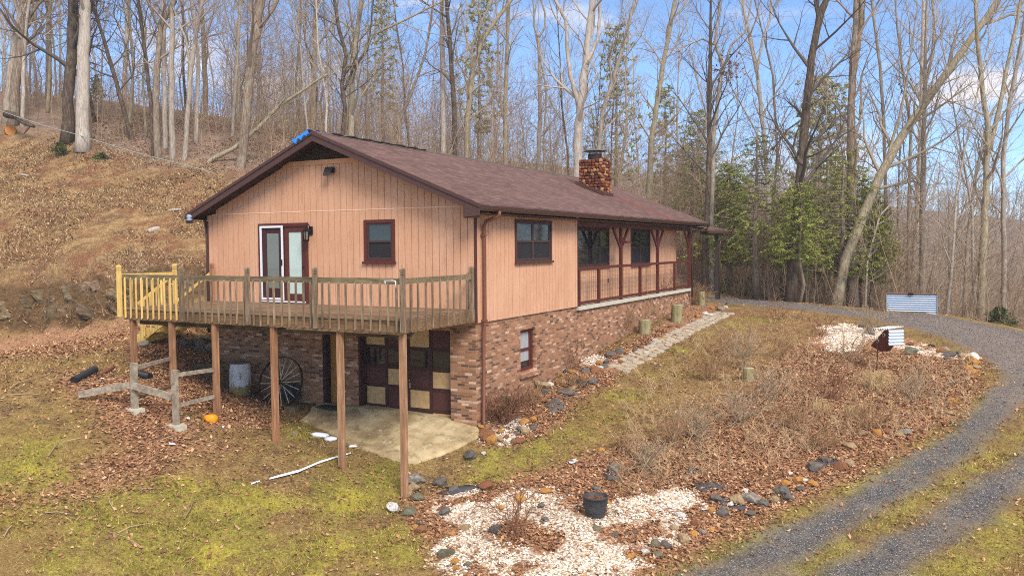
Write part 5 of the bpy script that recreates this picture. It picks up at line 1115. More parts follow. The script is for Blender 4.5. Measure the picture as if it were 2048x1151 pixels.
# brush: saplings and undergrowth nobody could count
def brush(name, n, place, hr, r, mat, seed, twigs=9, lean=.12, tw=(.5, 1.3)):
    rg = np.random.default_rng(seed); V, F, C = [], [], []; nv = 0
    def stick(a, b, ra, rb, c):
        nonlocal nv
        d = b-a; u = np.cross(d, (0.3, .2, 1.)); u /= np.linalg.norm(u)+1e-9; w = np.cross(d, u); w /= np.linalg.norm(w)+1e-9
        for q, rr in ((a, ra), (b, rb)):
            for an in (0, 2.094, 4.189): V.append(q+rr*(u*math.cos(an)+w*math.sin(an)))
        for k in range(3): F.append((nv+k, nv+(k+1) % 3, nv+3+(k+1) % 3, nv+3+k))
        C.extend([c]*6); nv += 6
    for _ in range(n):
        x, y = place(rg); z = float(hq(x, y)) if abs(x) < 108 and -44 < y < 128 else hz(x, y); h = rg.uniform(*hr); d = np.array((rg.normal(0, lean), rg.normal(0, lean), 1.)); p = np.array((x, y, z-.1)); k = rg.uniform(.55, 1.3); c = (k, k*rg.uniform(.95, 1.03), k*rg.uniform(.86, 1.04))
        q = p
        for s_ in range(3):
            d2 = d+rg.normal(0, .1, 3); q2 = q+d2*h/3; stick(q, q2, r*(1-.28*s_), r*(1-.28*(s_+1)), c)
            for _ in range(twigs//3):
                e = q+(q2-q)*rg.random(); dd = np.array((rg.normal(), rg.normal(), rg.uniform(.2, 1.3))); e2 = e+dd/np.linalg.norm(dd)*rg.uniform(*tw)*h*.22; stick(e, e2, r*.45, r*.2, c)
                for _ in range(2): e3 = e+(e2-e)*rg.uniform(.3, .9); dd = np.array((rg.normal(), rg.normal(), rg.uniform(0, 1.2))); stick(e3, e3+dd*h*.05, r*.25, r*.15, c)
            q = q2
    return tag(raw(name, np.array(V), np.array(F), mat, np.array(C)), kind='stuff')
M_brush = None
t = NT('brush_twigs'); M_brush = t.done(t.mix(1, S(162,138,114), t.attr('tone').outputs['Color'], 'MULTIPLY'), .95, spec=.05)
def pl_(pxr, lo, hi):
    def f(rg):
        px = rg.uniform(*pxr); l_ = lo(px) if callable(lo) else lo; d = math.sqrt(rg.uniform(l_*l_, hi*hi)); q = at(px, 493, d); return q[0], q[1]
    return f
brush('brushwood', 1100, pl_((-80, 700), lambda px: edge(px)+.8, 72), (.8, 3.8), .016, M_brush, 31, 12)
brush('brushwood', 1150, pl_((470, 1360), 54, 98), (3.5, 11), .02, M_brush, 32, 18)
brush('brushwood', 600, pl_((1330, 1760), 46, 78), (4, 12), .02, M_brush, 38, 18)
brush('brushwood', 2300, pl_((1350, 2120), lambda px: edge(px)+.9, 75), (1.5, 8), .019, M_brush, 33, 15)
def bank_place(rg):
    while True:
        g = gnd(rg.uniform(-20, 440), rg.uniform(500, 640))
        if poly_d(P_bank, np.array([g[0]]), np.array([g[1]]))[0] > -1.2: return g[0], g[1]
brush('bank_weeds', 420, bank_place, (.2, .75), .008, M_brush, 37, 9, .5, (.8, 2.))
# woods on the hills across the valley
brush('far_woods', 4200, pl_((1250, 2250), 130, 330), (4, 8.5), .10, plain('far_wood_bark', S(150,134,122), .95, 0, .1, .05, bump=0), 34, 9, .06, (.8, 1.5))
brush('far_woods', 700, pl_((560, 1350), 90, 170), (6, 11), .05, plain('far_wood_bark', S(150,132,112), .95, 0, .1, .05, bump=0), 35, 12, .06, (.8, 1.5))
# brown leaves still clinging to the crooked tree and a few others
def clusters(label_parent, spots_, mat, seed):
    rg = np.random.default_rng(seed); V, C = [], []
    for (px, py, dep, n, s) in spots_:
        c0 = at(px, py, dep)
        for _ in range(n):
            c = c0+rg.normal(0, s, 3); sprays(V, C, c-.05, c+.05, 1, .22, 1., rg)
    return np.concatenate(V), np.concatenate(C)
M_oldleaf = leafy_material('clinging_leaves', S(96,58,40), S(128,82,56), S(158,110,78))
for t in list(col.objects):
    if t.get('label', '').startswith('pale tree with crooked limbs'):
        V, C = clusters(None, [(1450,135,44,46,.32),(1462,125,44,30,.3),(1438,150,44,30,.3),(1470,150,44,26,.25),(1440,115,44,16,.25)], M_oldleaf, 3)
        raw('dead_leaves', V-np.array(t.location), np.arange(len(V)).reshape(-1, 4), M_oldleaf, C, False, t)
    if t.get('label', '').startswith('slim tree with a brown leaf cluster'):
        V, C = clusters(None, [(1812,170,44,26,.25),(1818,180,44,14,.2)], M_oldleaf, 4); raw('dead_leaves', V-np.array(t.location), np.arange(len(V)).reshape(-1, 4), M_oldleaf, C, False, t)
# the cable across the slope, the cut log and the fallen limb at the far left
q = [at(-20, 214, 47), at(30, 232, 46.3), at(90, 252, 45.8), at(150, 268, 45.2), at(220, 290, 44.4), at(290, 310, 43.8), at(350, 325, 43.2), at(400, 338, 42.8), at(478, 362, 42)]
mb = MB(); mb.tube(q, .022, 5); tag(mb.build('cable', plain('grey_cable', S(150,160,156), .5, .2), None, loc=tuple(q[0])), 'grey utility cable sagging along the top of the mowed slope', 'cable')
g = gnd(22, 272); lg = empty('log', tuple(g), 'thick sawn log with an orange cut end at the far left of the slope', 'log')
mb = MB(); mb.tube([(-1.6, 1.0, .45), (-.8, .4, .36), (0, 0, .3), (.12, -.1, .28)], [.34, .32, .31, .30], 16, False); mb.build('bark', BARK['ochre'], lg)
mb = MB(); mb.tube([(.11, -.095, .282), (.16, -.13, .278)], [.285, .28], 16, True, False); mb.build('cut_end', plain('fresh_sawn_wood', S(196,132,72), .8, 0, .2, 14), lg)
mb = MB(); a = gnd(70, 262); mb.tube([at(12, 228, 46.8), at(30, 232, 46.6), at(50, 246, 46.4), at(66, 252, 46.2), at(70, 254, 46.2)], [.22, .2, .14, .1, .05], 8); mb.tube([at(60, 250, 46.3), at(55, 258, 46.2), at(48, 268, 46)], [.08, .06, .03], 6)
tag(mb.build('fallen_limb', BARK['dark'], None, loc=tuple(at(40, 240, 46.5))), 'dark broken limb lying over the sawn log', 'limb')
for k, (p0, p1, w_) in enumerate((((297, 468), (318, 462), .22), ((338, 424), (362, 422), .12), ((40, 352), (56, 354), .1))):
    a, b = gnd(*p0), gnd(*p1); a[2] += w_*.5; b[2] += w_*.5; mb = MB(); mb.tube([a, a*.5+b*.5+np.array((0, 0, .02)), b], [w_*.5, w_*.52, w_*.48], 10)
    tag(mb.build('log', BARK['pale'], None, loc=tuple(a)), ('short grey log lying on the slope left of the house wall', 'thin grey log just left of the eave on the slope', 'small white stick of wood high on the slope under the vine tree')[k], 'log')
# ---------------------------------------------------------------- yard: path, rocks, stumps, pot, birdhouse, metal box
# flagstone path
PATH = [gnd(*q)[:2] for q in ((1236,738),(1262,722),(1290,708),(1318,692),(1345,676),(1375,660),(1405,646),(1432,634),(1450,626))]
def flagstones():
    P = np.array(PATH); seg = np.linalg.norm(np.diff(P, axis=0), axis=1); cl = np.r_[0, np.cumsum(seg)]; r = random.Random(4); mb = MB(); s_ = -.1
    while s_ < cl[-1]:
        for off in (-.25, .0, .25):
            u = min(max(s_+r.uniform(-.08, .08)+(.13 if off == 0 else 0), 0), cl[-1]-.01); i = min(np.searchsorted(cl, u, 'right')-1, len(P)-2); c = P[i]+(P[i+1]-P[i])*(u-cl[i])/seg[i]; d = (P[i+1]-P[i])/seg[i]; nrm = np.array((d[1], -d[0]))
            c = c+nrm*(off+r.uniform(-.04, .04)); k = r.uniform(.85, 1.12); mb.cur = (k, k*.99, k*.97); n = r.choice((5, 6, 6, 7)); a0 = r.uniform(0, 6.3)
            ring = [c+.145*r.uniform(.86, 1.08)*np.array((math.cos(a0+6.283*j/n), math.sin(a0+6.283*j/n))) for j in range(n)]; zz = height([q[0] for q in ring], [q[1] for q in ring]); t_ = .03+r.uniform(-.012, .012)
            mb.add([(q[0], q[1], z-.05) for q, z in zip(ring, zz)]+[(q[0], q[1], z+t_-.01) for q, z in zip(ring, zz)]+[(c[0]+(q[0]-c[0])*.9, c[1]+(q[1]-c[1])*.9, z+t_) for q, z in zip(ring, zz)],
                   [(j, (j+1) % n, (j+1) % n+n, j+n) for j in range(n)]+[(j+n, (j+1) % n+n, (j+1) % n+2*n, j+2*n) for j in range(n)]+[tuple(range(2*n, 3*n))])
        s_ += .26
    t = NT('pale_flagstone'); n = t.noise(t.obj, 9, 5, .65); t.bump(n, .3, .01)
    return mb.build('path', t.done(t.mix(1, t.ramp(n, [(.3, S(138,126,110)), (.55, S(178,166,148)), (.75, S(206,194,178))]), t.attr('tone').outputs['Color'], 'MULTIPLY'), .9), None)
tag(flagstones(), kind='structure')

# rocks: six shapes, many stones, each its own object
ROCK = []
for k in range(7):
    r = random.Random(40+k); v = IV.copy(); ph = [r.uniform(0, 6.28) for _ in range(8)]
    s_ = 1+.16*np.sin(v@np.array((3, 1.5, 2))+ph[0])+.11*np.sin(v@np.array((-2, 4, 3.1))+ph[1])+.06*np.sin(v@np.array((6, 5, -7))+ph[2]); v = v*s_[:, None]
    for _ in range(7):                                        # split faces
        n_ = np.array((r.gauss(0, 1), r.gauss(0, 1), r.gauss(0, 1))); n_ /= np.linalg.norm(n_); d_ = v@n_; lim_ = r.uniform(.55, .8); v = v-np.maximum(d_-lim_, 0)[:, None]*n_*.92
    ROCK.append(v)
RC = dict(ochre=[(198,142,70),(176,118,62),(206,160,96)], rust=[(146,96,68),(128,82,60),(160,114,82)], slate=[(106,102,98),(124,118,110),(88,84,80)], grey=[(146,140,130),(164,158,150),(124,118,108)], white=[(226,222,216),(210,204,196)], green=[(112,112,94),(122,120,100)], tan=[(184,160,126),(164,138,104)])
RM = {}
def rock_material(kind):
    t = NT(kind+'_rock'); c = [S(*q) for q in RC[kind]]; n = t.noise(t.obj, 2.2, 6, .7); w = t.n('ShaderNodeObjectInfo').outputs['Random']
    k = t.ramp(n, [(.3, S(*[int(q*.62) for q in RC[kind][-1]])), (.46, c[0]), (.58, c[1]), (.72, S(*[min(255, int(q*1.15)) for q in RC[kind][0]]))]); k = t.mix(t.math('MULTIPLY', w, .4), k, c[-1]); k = t.mix(t.math('MULTIPLY', t.step(t.noise(t.obj, 3.3, 5, .7), .5, .62), .6), k, S(112,90,68))
    t.bump(t.noise(t.obj, 7, 5, .7), .5, .12); return t.done(k, .85, spec=.15)
for kind in RC: RM[kind] = rock_material(kind)
RME = {}
def rock_mesh(i, kind):
    if (i, kind) not in RME:
        me = bpy.data.meshes.new('rock'); me.from_pydata(ROCK[i].tolist(), [], IF); me.polygons.foreach_set('use_smooth', [False]*len(IF)); me.materials.append(RM[kind]); RME[i, kind] = me
    return RME[i, kind]
rows = {}
def rock(place, px, py, wpx, kind, flat=.62, elong=1.0):
    rows.setdefault((place, kind), []).append((px, py, wpx, flat, elong))
def series(place, kinds, pts, w, seed, flat=.62):
    r = random.Random(seed)
    for px, py in pts: rock(place, px+r.uniform(-3, 3), py+r.uniform(-2, 2), r.uniform(*w), r.choice(kinds), flat*r.uniform(.8, 1.25), r.uniform(.8, 1.4))
# ring round the small white bed at the garage corner
G1 = 'in the rock ring at the garage corner'
for a in ((962,856,16,'ochre'),(975,872,34,'rust'),(985,884,30,'ochre'),(968,880,22,'rust'),(1000,866,16,'ochre'),(1000,882,20,'tan'),(1013,876,18,'rust'),(1026,876,14,'white'),(1033,868,16,'slate'),(1040,860,20,'slate'),(1050,864,24,'tan'),(1046,848,22,'ochre'),(1054,842,16,'rust'),(1068,840,16,'ochre'),(1040,884,22,'rust'),(1028,886,18,'rust'),(1012,888,12,'tan'),(1066,856,18,'slate'),(1036,838,12,'grey'),(955,868,12,'ochre')): rock(G1, *a)
G2 = 'on the dark stone wall along the brick'
for a in ((1085,776,30,'tan'),(1100,772,18,'white'),(1092,786,16,'slate'),(1118,798,18,'rust'),(1134,790,24,'slate'),(1122,786,16,'slate'),(1108,808,22,'slate'),(1116,818,18,'slate'),(1106,824,16,'slate'),(1124,810,14,'slate'),(1098,815,14,'slate'),(1146,780,16,'tan'),(1160,772,26,'slate'),(1150,790,14,'slate'),(1172,758,20,'ochre'),(1170,745,18,'slate'),(1190,744,22,'rust'),(1200,738,14,'white'),(1198,728,16,'ochre'),(1208,734,16,'slate'),(1185,765,22,'slate'),(1212,726,14,'slate'),(1220,714,22,'slate'),(1230,716,16,'rust'),(1238,708,20,'slate'),(1254,702,10,'ochre'),(1244,714,12,'tan'),(1144,745,14,'ochre'),(1134,742,14,'slate'),(1240,726,12,'rust'),(1130,800,12,'slate')): rock(G2, *a)
G3 = 'at the left end of the white stones'
for a in ((830,965,38,'grey'),(828,980,30,'tan'),(818,990,20,'tan'),(838,998,22,'green'),(785,1020,32,'white'),(817,1028,30,'green'),(830,1055,16,'ochre'),(842,1062,26,'rust'),(838,1050,16,'slate'),(888,1028,24,'slate'),(886,1020,20,'rust'),(930,1058,20,'tan'),(990,1062,26,'slate'),(905,1070,14,'ochre'),(890,1110,30,'green'),(910,1125,20,'ochre'),(936,1132,18,'green'),(912,1138,14,'ochre'),(882,968,28,'slate'),(940,914,30,'slate'),(905,980,18,'slate'),(970,978,30,'rust'),(968,908,10,'white')): rock(G3, *a)
G4 = 'among the leaves around the plant pot'
for a in ((1040,1000,24,'ochre'),(1092,986,20,'ochre'),(1002,1018,14,'ochre'),(1082,1012,14,'slate'),(1192,980,18,'slate'),(1218,1008,12,'ochre'),(1195,1058,16,'green'),(1230,1072,16,'slate'),(1252,1070,12,'slate'),(1270,1066,10,'slate'),(1090,1040,16,'slate'),(1203,902,14,'ochre'),(1213,908,12,'tan'),(1150,924,14,'white'),(1222,962,24,'slate'),(1228,942,26,'slate'),(1262,1116,18,'ochre'),(1276,1118,12,'tan'),(1290,1105,18,'white'),(1312,1092,22,'green')): rock(G4, *a)
G5 = 'in the rock border beside the gravel drive'
for a in ((1315,1112,20,'green'),(1330,1095,26,'slate'),(1367,1082,26,'tan'),(1386,1070,18,'ochre'),(1406,1068,16,'grey'),(1424,1062,16,'ochre'),(1395,1052,22,'rust'),(1350,1058,18,'tan'),(1362,1034,20,'white'),(1352,1054,14,'white'),(1422,1022,14,'ochre'),(1448,1030,30,'slate'),(1462,1012,16,'white'),(1478,1005,30,'tan'),(1500,1003,36,'grey'),(1490,984,14,'white'),(1494,995,16,'rust'),(1524,1010,24,'slate'),(1548,1002,24,'tan'),(1540,986,14,'tan'),(1565,985,32,'slate'),(1574,1000,22,'slate'),(1572,970,22,'ochre'),(1596,965,24,'ochre'),(1608,962,14,'white'),(1626,970,22,'ochre'),(1600,980,18,'slate'),(1580,950,12,'white'),(1630,940,34,'slate'),(1680,938,32,'rust'),(1700,930,22,'tan'),(1650,925,24,'slate'),(1432,1000,26,'slate'),(1418,975,24,'slate'),(1340,1075,14,'rust'),(1455,1046,14,'tan'),(1500,1030,18,'slate')): rock(G5, *a)
G6 = 'half hidden on the bank above the drive'
for a in ((1755,868,20,'ochre'),(1774,866,18,'rust'),(1795,872,18,'tan'),(1812,865,20,'grey'),(1700,895,22,'tan'),(1724,870,18,'tan'),(1905,805,18,'ochre'),(1900,828,14,'tan'),(1890,850,14,'rust'),(1855,838,12,'ochre'),(1905,765,14,'slate'),(1690,850,14,'rust'),(1820,880,14,'rust')): rock(G6, *a)
G7 = 'at the tip of the upper white stones'
for a in ((1946,718,26,'white'),(1946,728,28,'ochre'),(1938,742,22,'ochre'),(1948,750,24,'ochre'),(1925,716,18,'tan'),(1918,708,16,'slate'),(1900,712,22,'slate'),(1895,720,16,'slate'),(1882,706,14,'rust'),(1864,692,12,'slate'),(1820,690,14,'rust'),(1805,684,12,'ochre'),(1822,707,26,'green'),(1955,736,14,'tan'),(1960,760,14,'rust'),(1932,760,14,'tan'),(1740,662,14,'slate'),(1724,655,16,'slate'),(1745,670,12,'slate'),(1760,655,10,'slate'),(1890,700,14,'tan')): rock(G7, *a)
G8 = 'beside the upper end of the flagstone path'
for a in ((1395,634,12,'ochre'),(1410,628,10,'white'),(1420,632,12,'white'),(1385,642,10,'tan'),(1358,655,12,'rust'),(1340,655,10,'rust'),(1440,620,14,'grey'),(1425,618,10,'ochre'),(1310,682,12,'white'),(1325,676,10,'ochre'),(1296,690,12,'slate'),(1270,702,12,'slate'),(1284,696,10,'rust'),(1452,616,10,'white')): rock(G8, *a)
G9 = 'on the ground under the deck'
for a in ((286,692,24,'grey'),(283,900,10,'rust'),(372,690,26,'slate'),(400,690,26,'slate'),(410,680,20,'green'),(395,700,18,'slate'),(420,700,22,'slate'),(350,668,16,'slate'),(590,868,12,'grey')): rock(G9, *a)
NUM = ['first', 'second', 'third', 'fourth', 'fifth', 'sixth', 'seventh', 'eighth', 'ninth', 'tenth', 'eleventh', 'twelfth', 'thirteenth', 'fourteenth', 'fifteenth', 'sixteenth', 'seventeenth', 'eighteenth', 'nineteenth', 'twentieth', 'twenty-first', 'twenty-second', 'twenty-third', 'twenty-fourth']
CN = dict(ochre='orange ochre', rust='rusty brown', slate='dark slate', grey='grey', white='white', green='greenish grey', tan='tan')
rr_ = random.Random(77)
for (place, kind), mem in rows.items():
    mem.sort()
    for n_, (px, py, w, flat, el) in enumerate(mem):
        g = gnd(px, py); dep = (g-CAM)@FWD; s_ = w/2*dep/FPX*(1.0 if place == G1 else 1.2); o = bpy.data.objects.new('rock', rock_mesh(rr_.randrange(7), kind)); col.objects.link(o)
        o.scale = (s_*el**.5, s_/el**.5, s_*flat*1.05); o.rotation_euler = (rr_.uniform(-.3, .3), rr_.uniform(-.3, .3), rr_.uniform(0, 6.28)); o.location = (g[0], g[1], g[2]+s_*flat*.45)
        tag(o, ('only %s rock %s' % (CN[kind], place)) if len(mem) == 1 else '%s %s rock from the left %s' % (NUM[n_], CN[kind], place), 'rock', 'rocks '+place)
# scraps of dark landscape fabric showing through the leaves
for k, (px, py, w, h, rz) in enumerate(((1415,975,90,26,.5),(1445,1005,60,20,.3),(1650,928,70,22,.2),(1565,988,60,20,.1),(1228,952,50,40,.9),(920,982,110,16,.1),(1475,1018,46,14,.3),(1385,945,50,24,.6))):
    g = gnd(px, py); dep = (g-CAM)@FWD; r = random.Random(k); sx, sy = w/2*dep/FPX, h*dep/FPX; n = 14; mb = MB(); ring = []
    for i in range(n):
        a_ = 6.283*i/n; rr2 = r.uniform(.35, 1.0); lx_, ly_ = sx*rr2*math.cos(a_), sy*rr2*math.sin(a_); ring.append((g[0]+lx_*RIGHT[0]-ly_*RIGHT[1], g[1]+lx_*RIGHT[1]+ly_*RIGHT[0]))
    zz = hq(np.array([q[0] for q in ring]), np.array([q[1] for q in ring])); P3 = [(q[0], q[1], float(z_)+.02+r.uniform(0, .035)) for q, z_ in zip(ring, zz)]
    mb.add(P3+[(a_, b_, c_-.012) for a_, b_, c_ in P3]+[(g[0], g[1], g[2]+.05), (g[0], g[1], g[2]+.03)], [(i, (i+1) % n, 2*n) for i in range(n)]+[((i+1) % n+n, i+n, 2*n+1) for i in range(n)]+[(i, i+n, (i+1) % n+n, (i+1) % n) for i in range(n)], True)
    tag(mb.build('landscape_fabric', plain('black_fabric', S(72,72,78), .75, 0, .2, 12) if k == 0 else bpy.data.materials['black_fabric'], None, loc=tuple(g)), ('large dark fabric scrap showing in the middle of the bed edge', 'dark fabric scrap just above the grey border rocks', 'dark fabric scrap left of the rusty bank rock', 'dark fabric scrap among ochre border rocks', 'dark fabric scrap above the plant pot', 'dark fabric strip behind the white stones by the corner post', 'small dark fabric scrap beside the long grey border rock', 'dark fabric scrap under the dense grey shrub')[k], 'fabric')
# cut stumps
def stump(px, py, w, h, kind, label, lean=0):
    g = gnd(px, py); dep = (g-CAM)@FWD; r_ = w/2*dep/FPX; H = h*dep/FPX; t = empty('stump', tuple(g), label, 'stump'); mb = MB()
    mb.tube([(0, 0, -.15), (0, 0, H*.3), (lean*.5, 0, H*.97), (lean*.5, 0, H)], [r_*1.06, r_*1.01, r_, r_*.96], 18, False); mb.build('bark', M_stumpbark, t)
    mb = MB(); mb.tube([(lean*.5, 0, H-.01), (lean*.5, 0, H+.006)], [r_*.95, r_*.94], 18); mb.build('cut_top', M_cut, t)
M_stumpbark = bark_material('mossy_stump_side', S(104,98,64), S(140,130,92), S(172,160,124), .3); M_cut = plain('weathered_cut_wood', S(168,160,132), .85, 0, .2, 9)
stump(1289, 667, 24, 28, 'o', 'shorter mossy round stump near the middle of the house bed'); stump(1353, 643, 22, 34, 'o', 'taller mossy round stump at the porch end of the house bed', .05)
stump(1014, 838, 24, 48, 'o', 'tall grey stump among brush by the basement downpipe'); stump(1403, 610, 14, 26, 'o', 'pale broken stump at the porch corner'); stump(1497, 762, 22, 26, 'o', 'low grey stump hidden in the dry weeds of the bed')
# plant pot
g = gnd(1191, 1031); pot = empty('plant_pot', tuple(g), 'dark barrel shaped plant pot with dead stems on white stones', 'plant pot')
mb = MB(); mb.lathe([(.165, 0), (.19, .06), (.215, .16), (.232, .27), (.238, .36), (.252, .365), (.256, .40), (.238, .405), (.225, .395), (.222, .32), (.03, .32)], (0, 0, 0), 36); mb.build('tub', plain('charcoal_plastic', S(66,66,68), .55, 0, .25, 8), pot)
mb = MB()
for k in range(18):
    a = k*math.pi/9; mb.bar((.170*math.cos(a), .170*math.sin(a), .01), (.238*math.cos(a), .238*math.sin(a), .33), .008)
for z, r_ in ((.10, .203), (.26, .235)): mb.tube([((r_)*math.cos(q), (r_)*math.sin(q), z) for q in np.linspace(0, 6.283, 33)], .008, 5, False)
mb.build('stave_ribs', plain('charcoal_ribs', S(54,54,56), .5), pot)
mb = MB(); mb.lathe([(.0, .345), (.2, .34), (.224, .335)], (0, 0, 0), 24); mb.build('soil', plain('brown_soil', S(104,78,62), .95, 0, .4, 30), pot)
mb = MB(); r = random.Random(5)
for k in range(26):
    a, q = r.uniform(0, 6.28), r.uniform(0, .18); p = np.array((q*math.cos(a), q*math.sin(a), .335)); mb.tube([p, p+np.array((r.uniform(-.1, .1), r.uniform(-.1, .1), r.uniform(.02, .1)))], [.006, .003], 4, False)
mb.build('dead_stems', plain('dead_stem', S(140,92,64), .9), pot)
# two holed birdhouse on a thin pole
g = gnd(1753, 742); dep = (g-CAM)@FWD; bh = empty('birdhouse', tuple(g), 'maroon two hole birdhouse with corrugated metal roof on a pole', 'birdhouse')
top = at(1755, 692, dep)-g
mb = MB(); mb.tube([(0, 0, -.1), tuple(top*.5+np.array((.01, 0, 0))), tuple(top+np.array((0, 0, .1)))], .018, 8); mb.build('pole', plain('rusty_pole', S(104,66,52), .7, .2), bh)
B0 = np.array((top[0], top[1], top[2])); fr = np.array((-.72, -.69, 0.)); fr /= np.linalg.norm(fr); sdv = np.array((-fr[1], fr[0], 0))*-1     # fr: where the holes look
if sdv@RIGHT < 0: sdv = -sdv
def bp(a, b, c): return tuple(B0+sdv*a-fr*b+np.array((0, 0, c)))    # a to the photo's right, b away from the holes, c up
tilt = lambda a, c: (a*math.cos(.62)-c*math.sin(.62)*0, c+a*.62)
mb = MB(); prof = [(-.30, -.02), (.12, -.14), (.44, .22), (.44, .52), (.28, .50)]
mb.prism([bp(a, -.0, c) for a, c in prof], -Vector(fr)*.34); mb.build('box', M_maroon, bh)
for a, c in ((.02, .16), (.28, .36)):
    mb = MB(); mb.tube([np.array(bp(a, -.002, c)), np.array(bp(a, -.03, c))], [.062, .058], 16); h_ = mb.build('hole_ring', plain('grey_ring', S(168,164,156), .5), bh)
    mb = MB(); mb.tube([np.array(bp(a, -.0305, c)), np.array(bp(a, -.034, c))], .034, 14); mb.build('hole', M_black, h_)
M_corr = plain('galvanised_sheet', S(206,216,224), .35, .35, .08, 4, spec=.5)
def corrugated(mb, o, u, v, n, amp, th=.006):                # sheet with waves running along u, stacked along v
    o, u, v = np.array(o), np.array(u), np.array(v); nn = np.cross(u, v); nn /= np.linalg.norm(nn); m_ = n*6; vs = []
    for k in range(m_+1):
        h = amp*math.sin(2*math.pi*k/6); p = o+v*k/m_+nn*h; vs += [p, p+u, p-nn*th, p+u-nn*th]
    fs = []
    for k in range(m_): a, b = 4*k, 4*k+4; fs += [(a, a+1, b+1, b), (a+2, b+2, b+3, a+3), (a, b, b+2, a+2), (a+1, a+3, b+3, b+1)]
    fs += [(0, 2, 3, 1), (4*m_, 4*m_+1, 4*m_+3, 4*m_+2)]; mb.add(vs, fs)
mb = MB(); corrugated(mb, bp(-.14, -.10, .505), np.array(bp(-.14, .44, .56))-np.array(bp(-.14, -.10, .505)), np.array(bp(.56, -.1, .56))-np.array(bp(-.14, -.1, .505)), 7, .013); mb.build('metal_roof', M_corr, bh)
mb = MB(); corrugated(mb, bp(.56, -.08, .08), np.array(bp(.56, .44, .08))-np.array(bp(.56, -.08, .08)), np.array(bp(.56, -.08, .54))-np.array(bp(.56, -.08, .08)), 5, .016); mb.build('metal_side', M_corr, bh)
# corrugated metal box beside the drive
a, b = gnd(1776, 624), gnd(1870, 627); q = (a+b)/2; v = q-CAM; v[2] = 0; v /= np.linalg.norm(v); u = np.array((v[1], -v[0], 0)); Wd = 93*((q-CAM)@FWD)/FPX; a = q-u*Wd/2; z0 = min(hz(a[0], a[1]), hz(*(a+u*Wd)[:2]))-.02
mbx = empty('metal_box', (a[0], a[1], z0), 'blue and white corrugated metal box with a rusty lid beside the drive', 'box')
def xp(s_, t_, z): return tuple(u*s_+v*t_+np.array((0, 0, z)))
Hb, Db = .79, .55
t = NT('striped_corrugated_sheet'); zz = t.sep(t.obj)[2]; f = t.math('FRACT', t.math('MULTIPLY', t.math('SUBTRACT', zz, .02), 9/Hb)); cc = t.mix(t.step(f, .46, .54), S(240,240,240), S(88,136,182)); MC2 = t.done(cc, .5, .1)
mb = MB(); corrugated(mb, xp(0, 0, .02), u*Wd, np.array((0, 0, Hb)), 9, .018); corrugated(mb, xp(Wd, 0, .02), v*Db, np.array((0, 0, Hb)), 10, .018); corrugated(mb, xp(0, Db, .02), -v*Db, np.array((0, 0, Hb)), 10, .018); corrugated(mb, xp(Wd, Db, .02), -u*Wd, np.array((0, 0, Hb)), 10, .018); mb.build('corrugated_side', MC2, mbx)
M_rust = plain('rusty_lid', S(158,110,84), .8, .1, .3, 3)
mb = MB(); mb.prism([xp(-.04, -.05, Hb+.03), xp(Wd+.04, -.05, Hb+.03), xp(Wd+.04, Db+.05, Hb-.01), xp(-.04, Db+.05, Hb-.01)], (0, 0, .035)); mb.build('lid', M_rust, mbx)
mb = MB(); mb.bar(xp(Wd*.43, -.06, Hb+.03), xp(Wd*.53, -.06, Hb+.03), .03, .09); mb.build('latch', M_black, mbx)
mb = MB()
for s_ in (.005, Wd-.005): mb.bar(xp(s_, -.025, 0), xp(s_, -.025, Hb+.03), .035)
mb.build('corner_strip', plain('grey_strip', S(150,150,150), .5, .3), mbx)

# ---------------------------------------------------------------- shrubs in the bed, each its own object
M_stem = plain('bare_shrub_stems', S(160,126,94), .9, 0, .2, 3, bump=0); M_stemd = plain('red_brown_stems', S(138,98,74), .9, 0, .2, 3, bump=0); M_stemg = plain('grey_shrub_stems', S(164,144,118), .9, 0, .2, 3, bump=0); M_straw = plain('straw_blades', S(204,178,132), .9, 0, .15, 3, bump=0)
def shrub(px, py, h, w, n, mat, label, seed, lvl=2, r0=.011, kids=(3, 3), cat='shrub'):
    g = gnd(px, py); rg = random.Random(seed); mb = MB()
    for _ in range(n):
        a = rg.uniform(0, 6.28); q = rg.uniform(0, .12); d = np.array((math.cos(a)*w/h*rg.uniform(.2, 1.0), math.sin(a)*w/h*rg.uniform(.2, 1.0), 1.)); d /= np.linalg.norm(d)
        if rg.random() < .0: continue
        limb(mb, (q*math.cos(a), q*math.sin(a), -.03), d, h*rg.uniform(.6, 1.1), r0*1.15, lvl, rg, 4, .02, .24, kids, (.35, 1.0), .0062)
    o = mb.build('shrub', mat); o.location = g; return tag(o, label, cat)
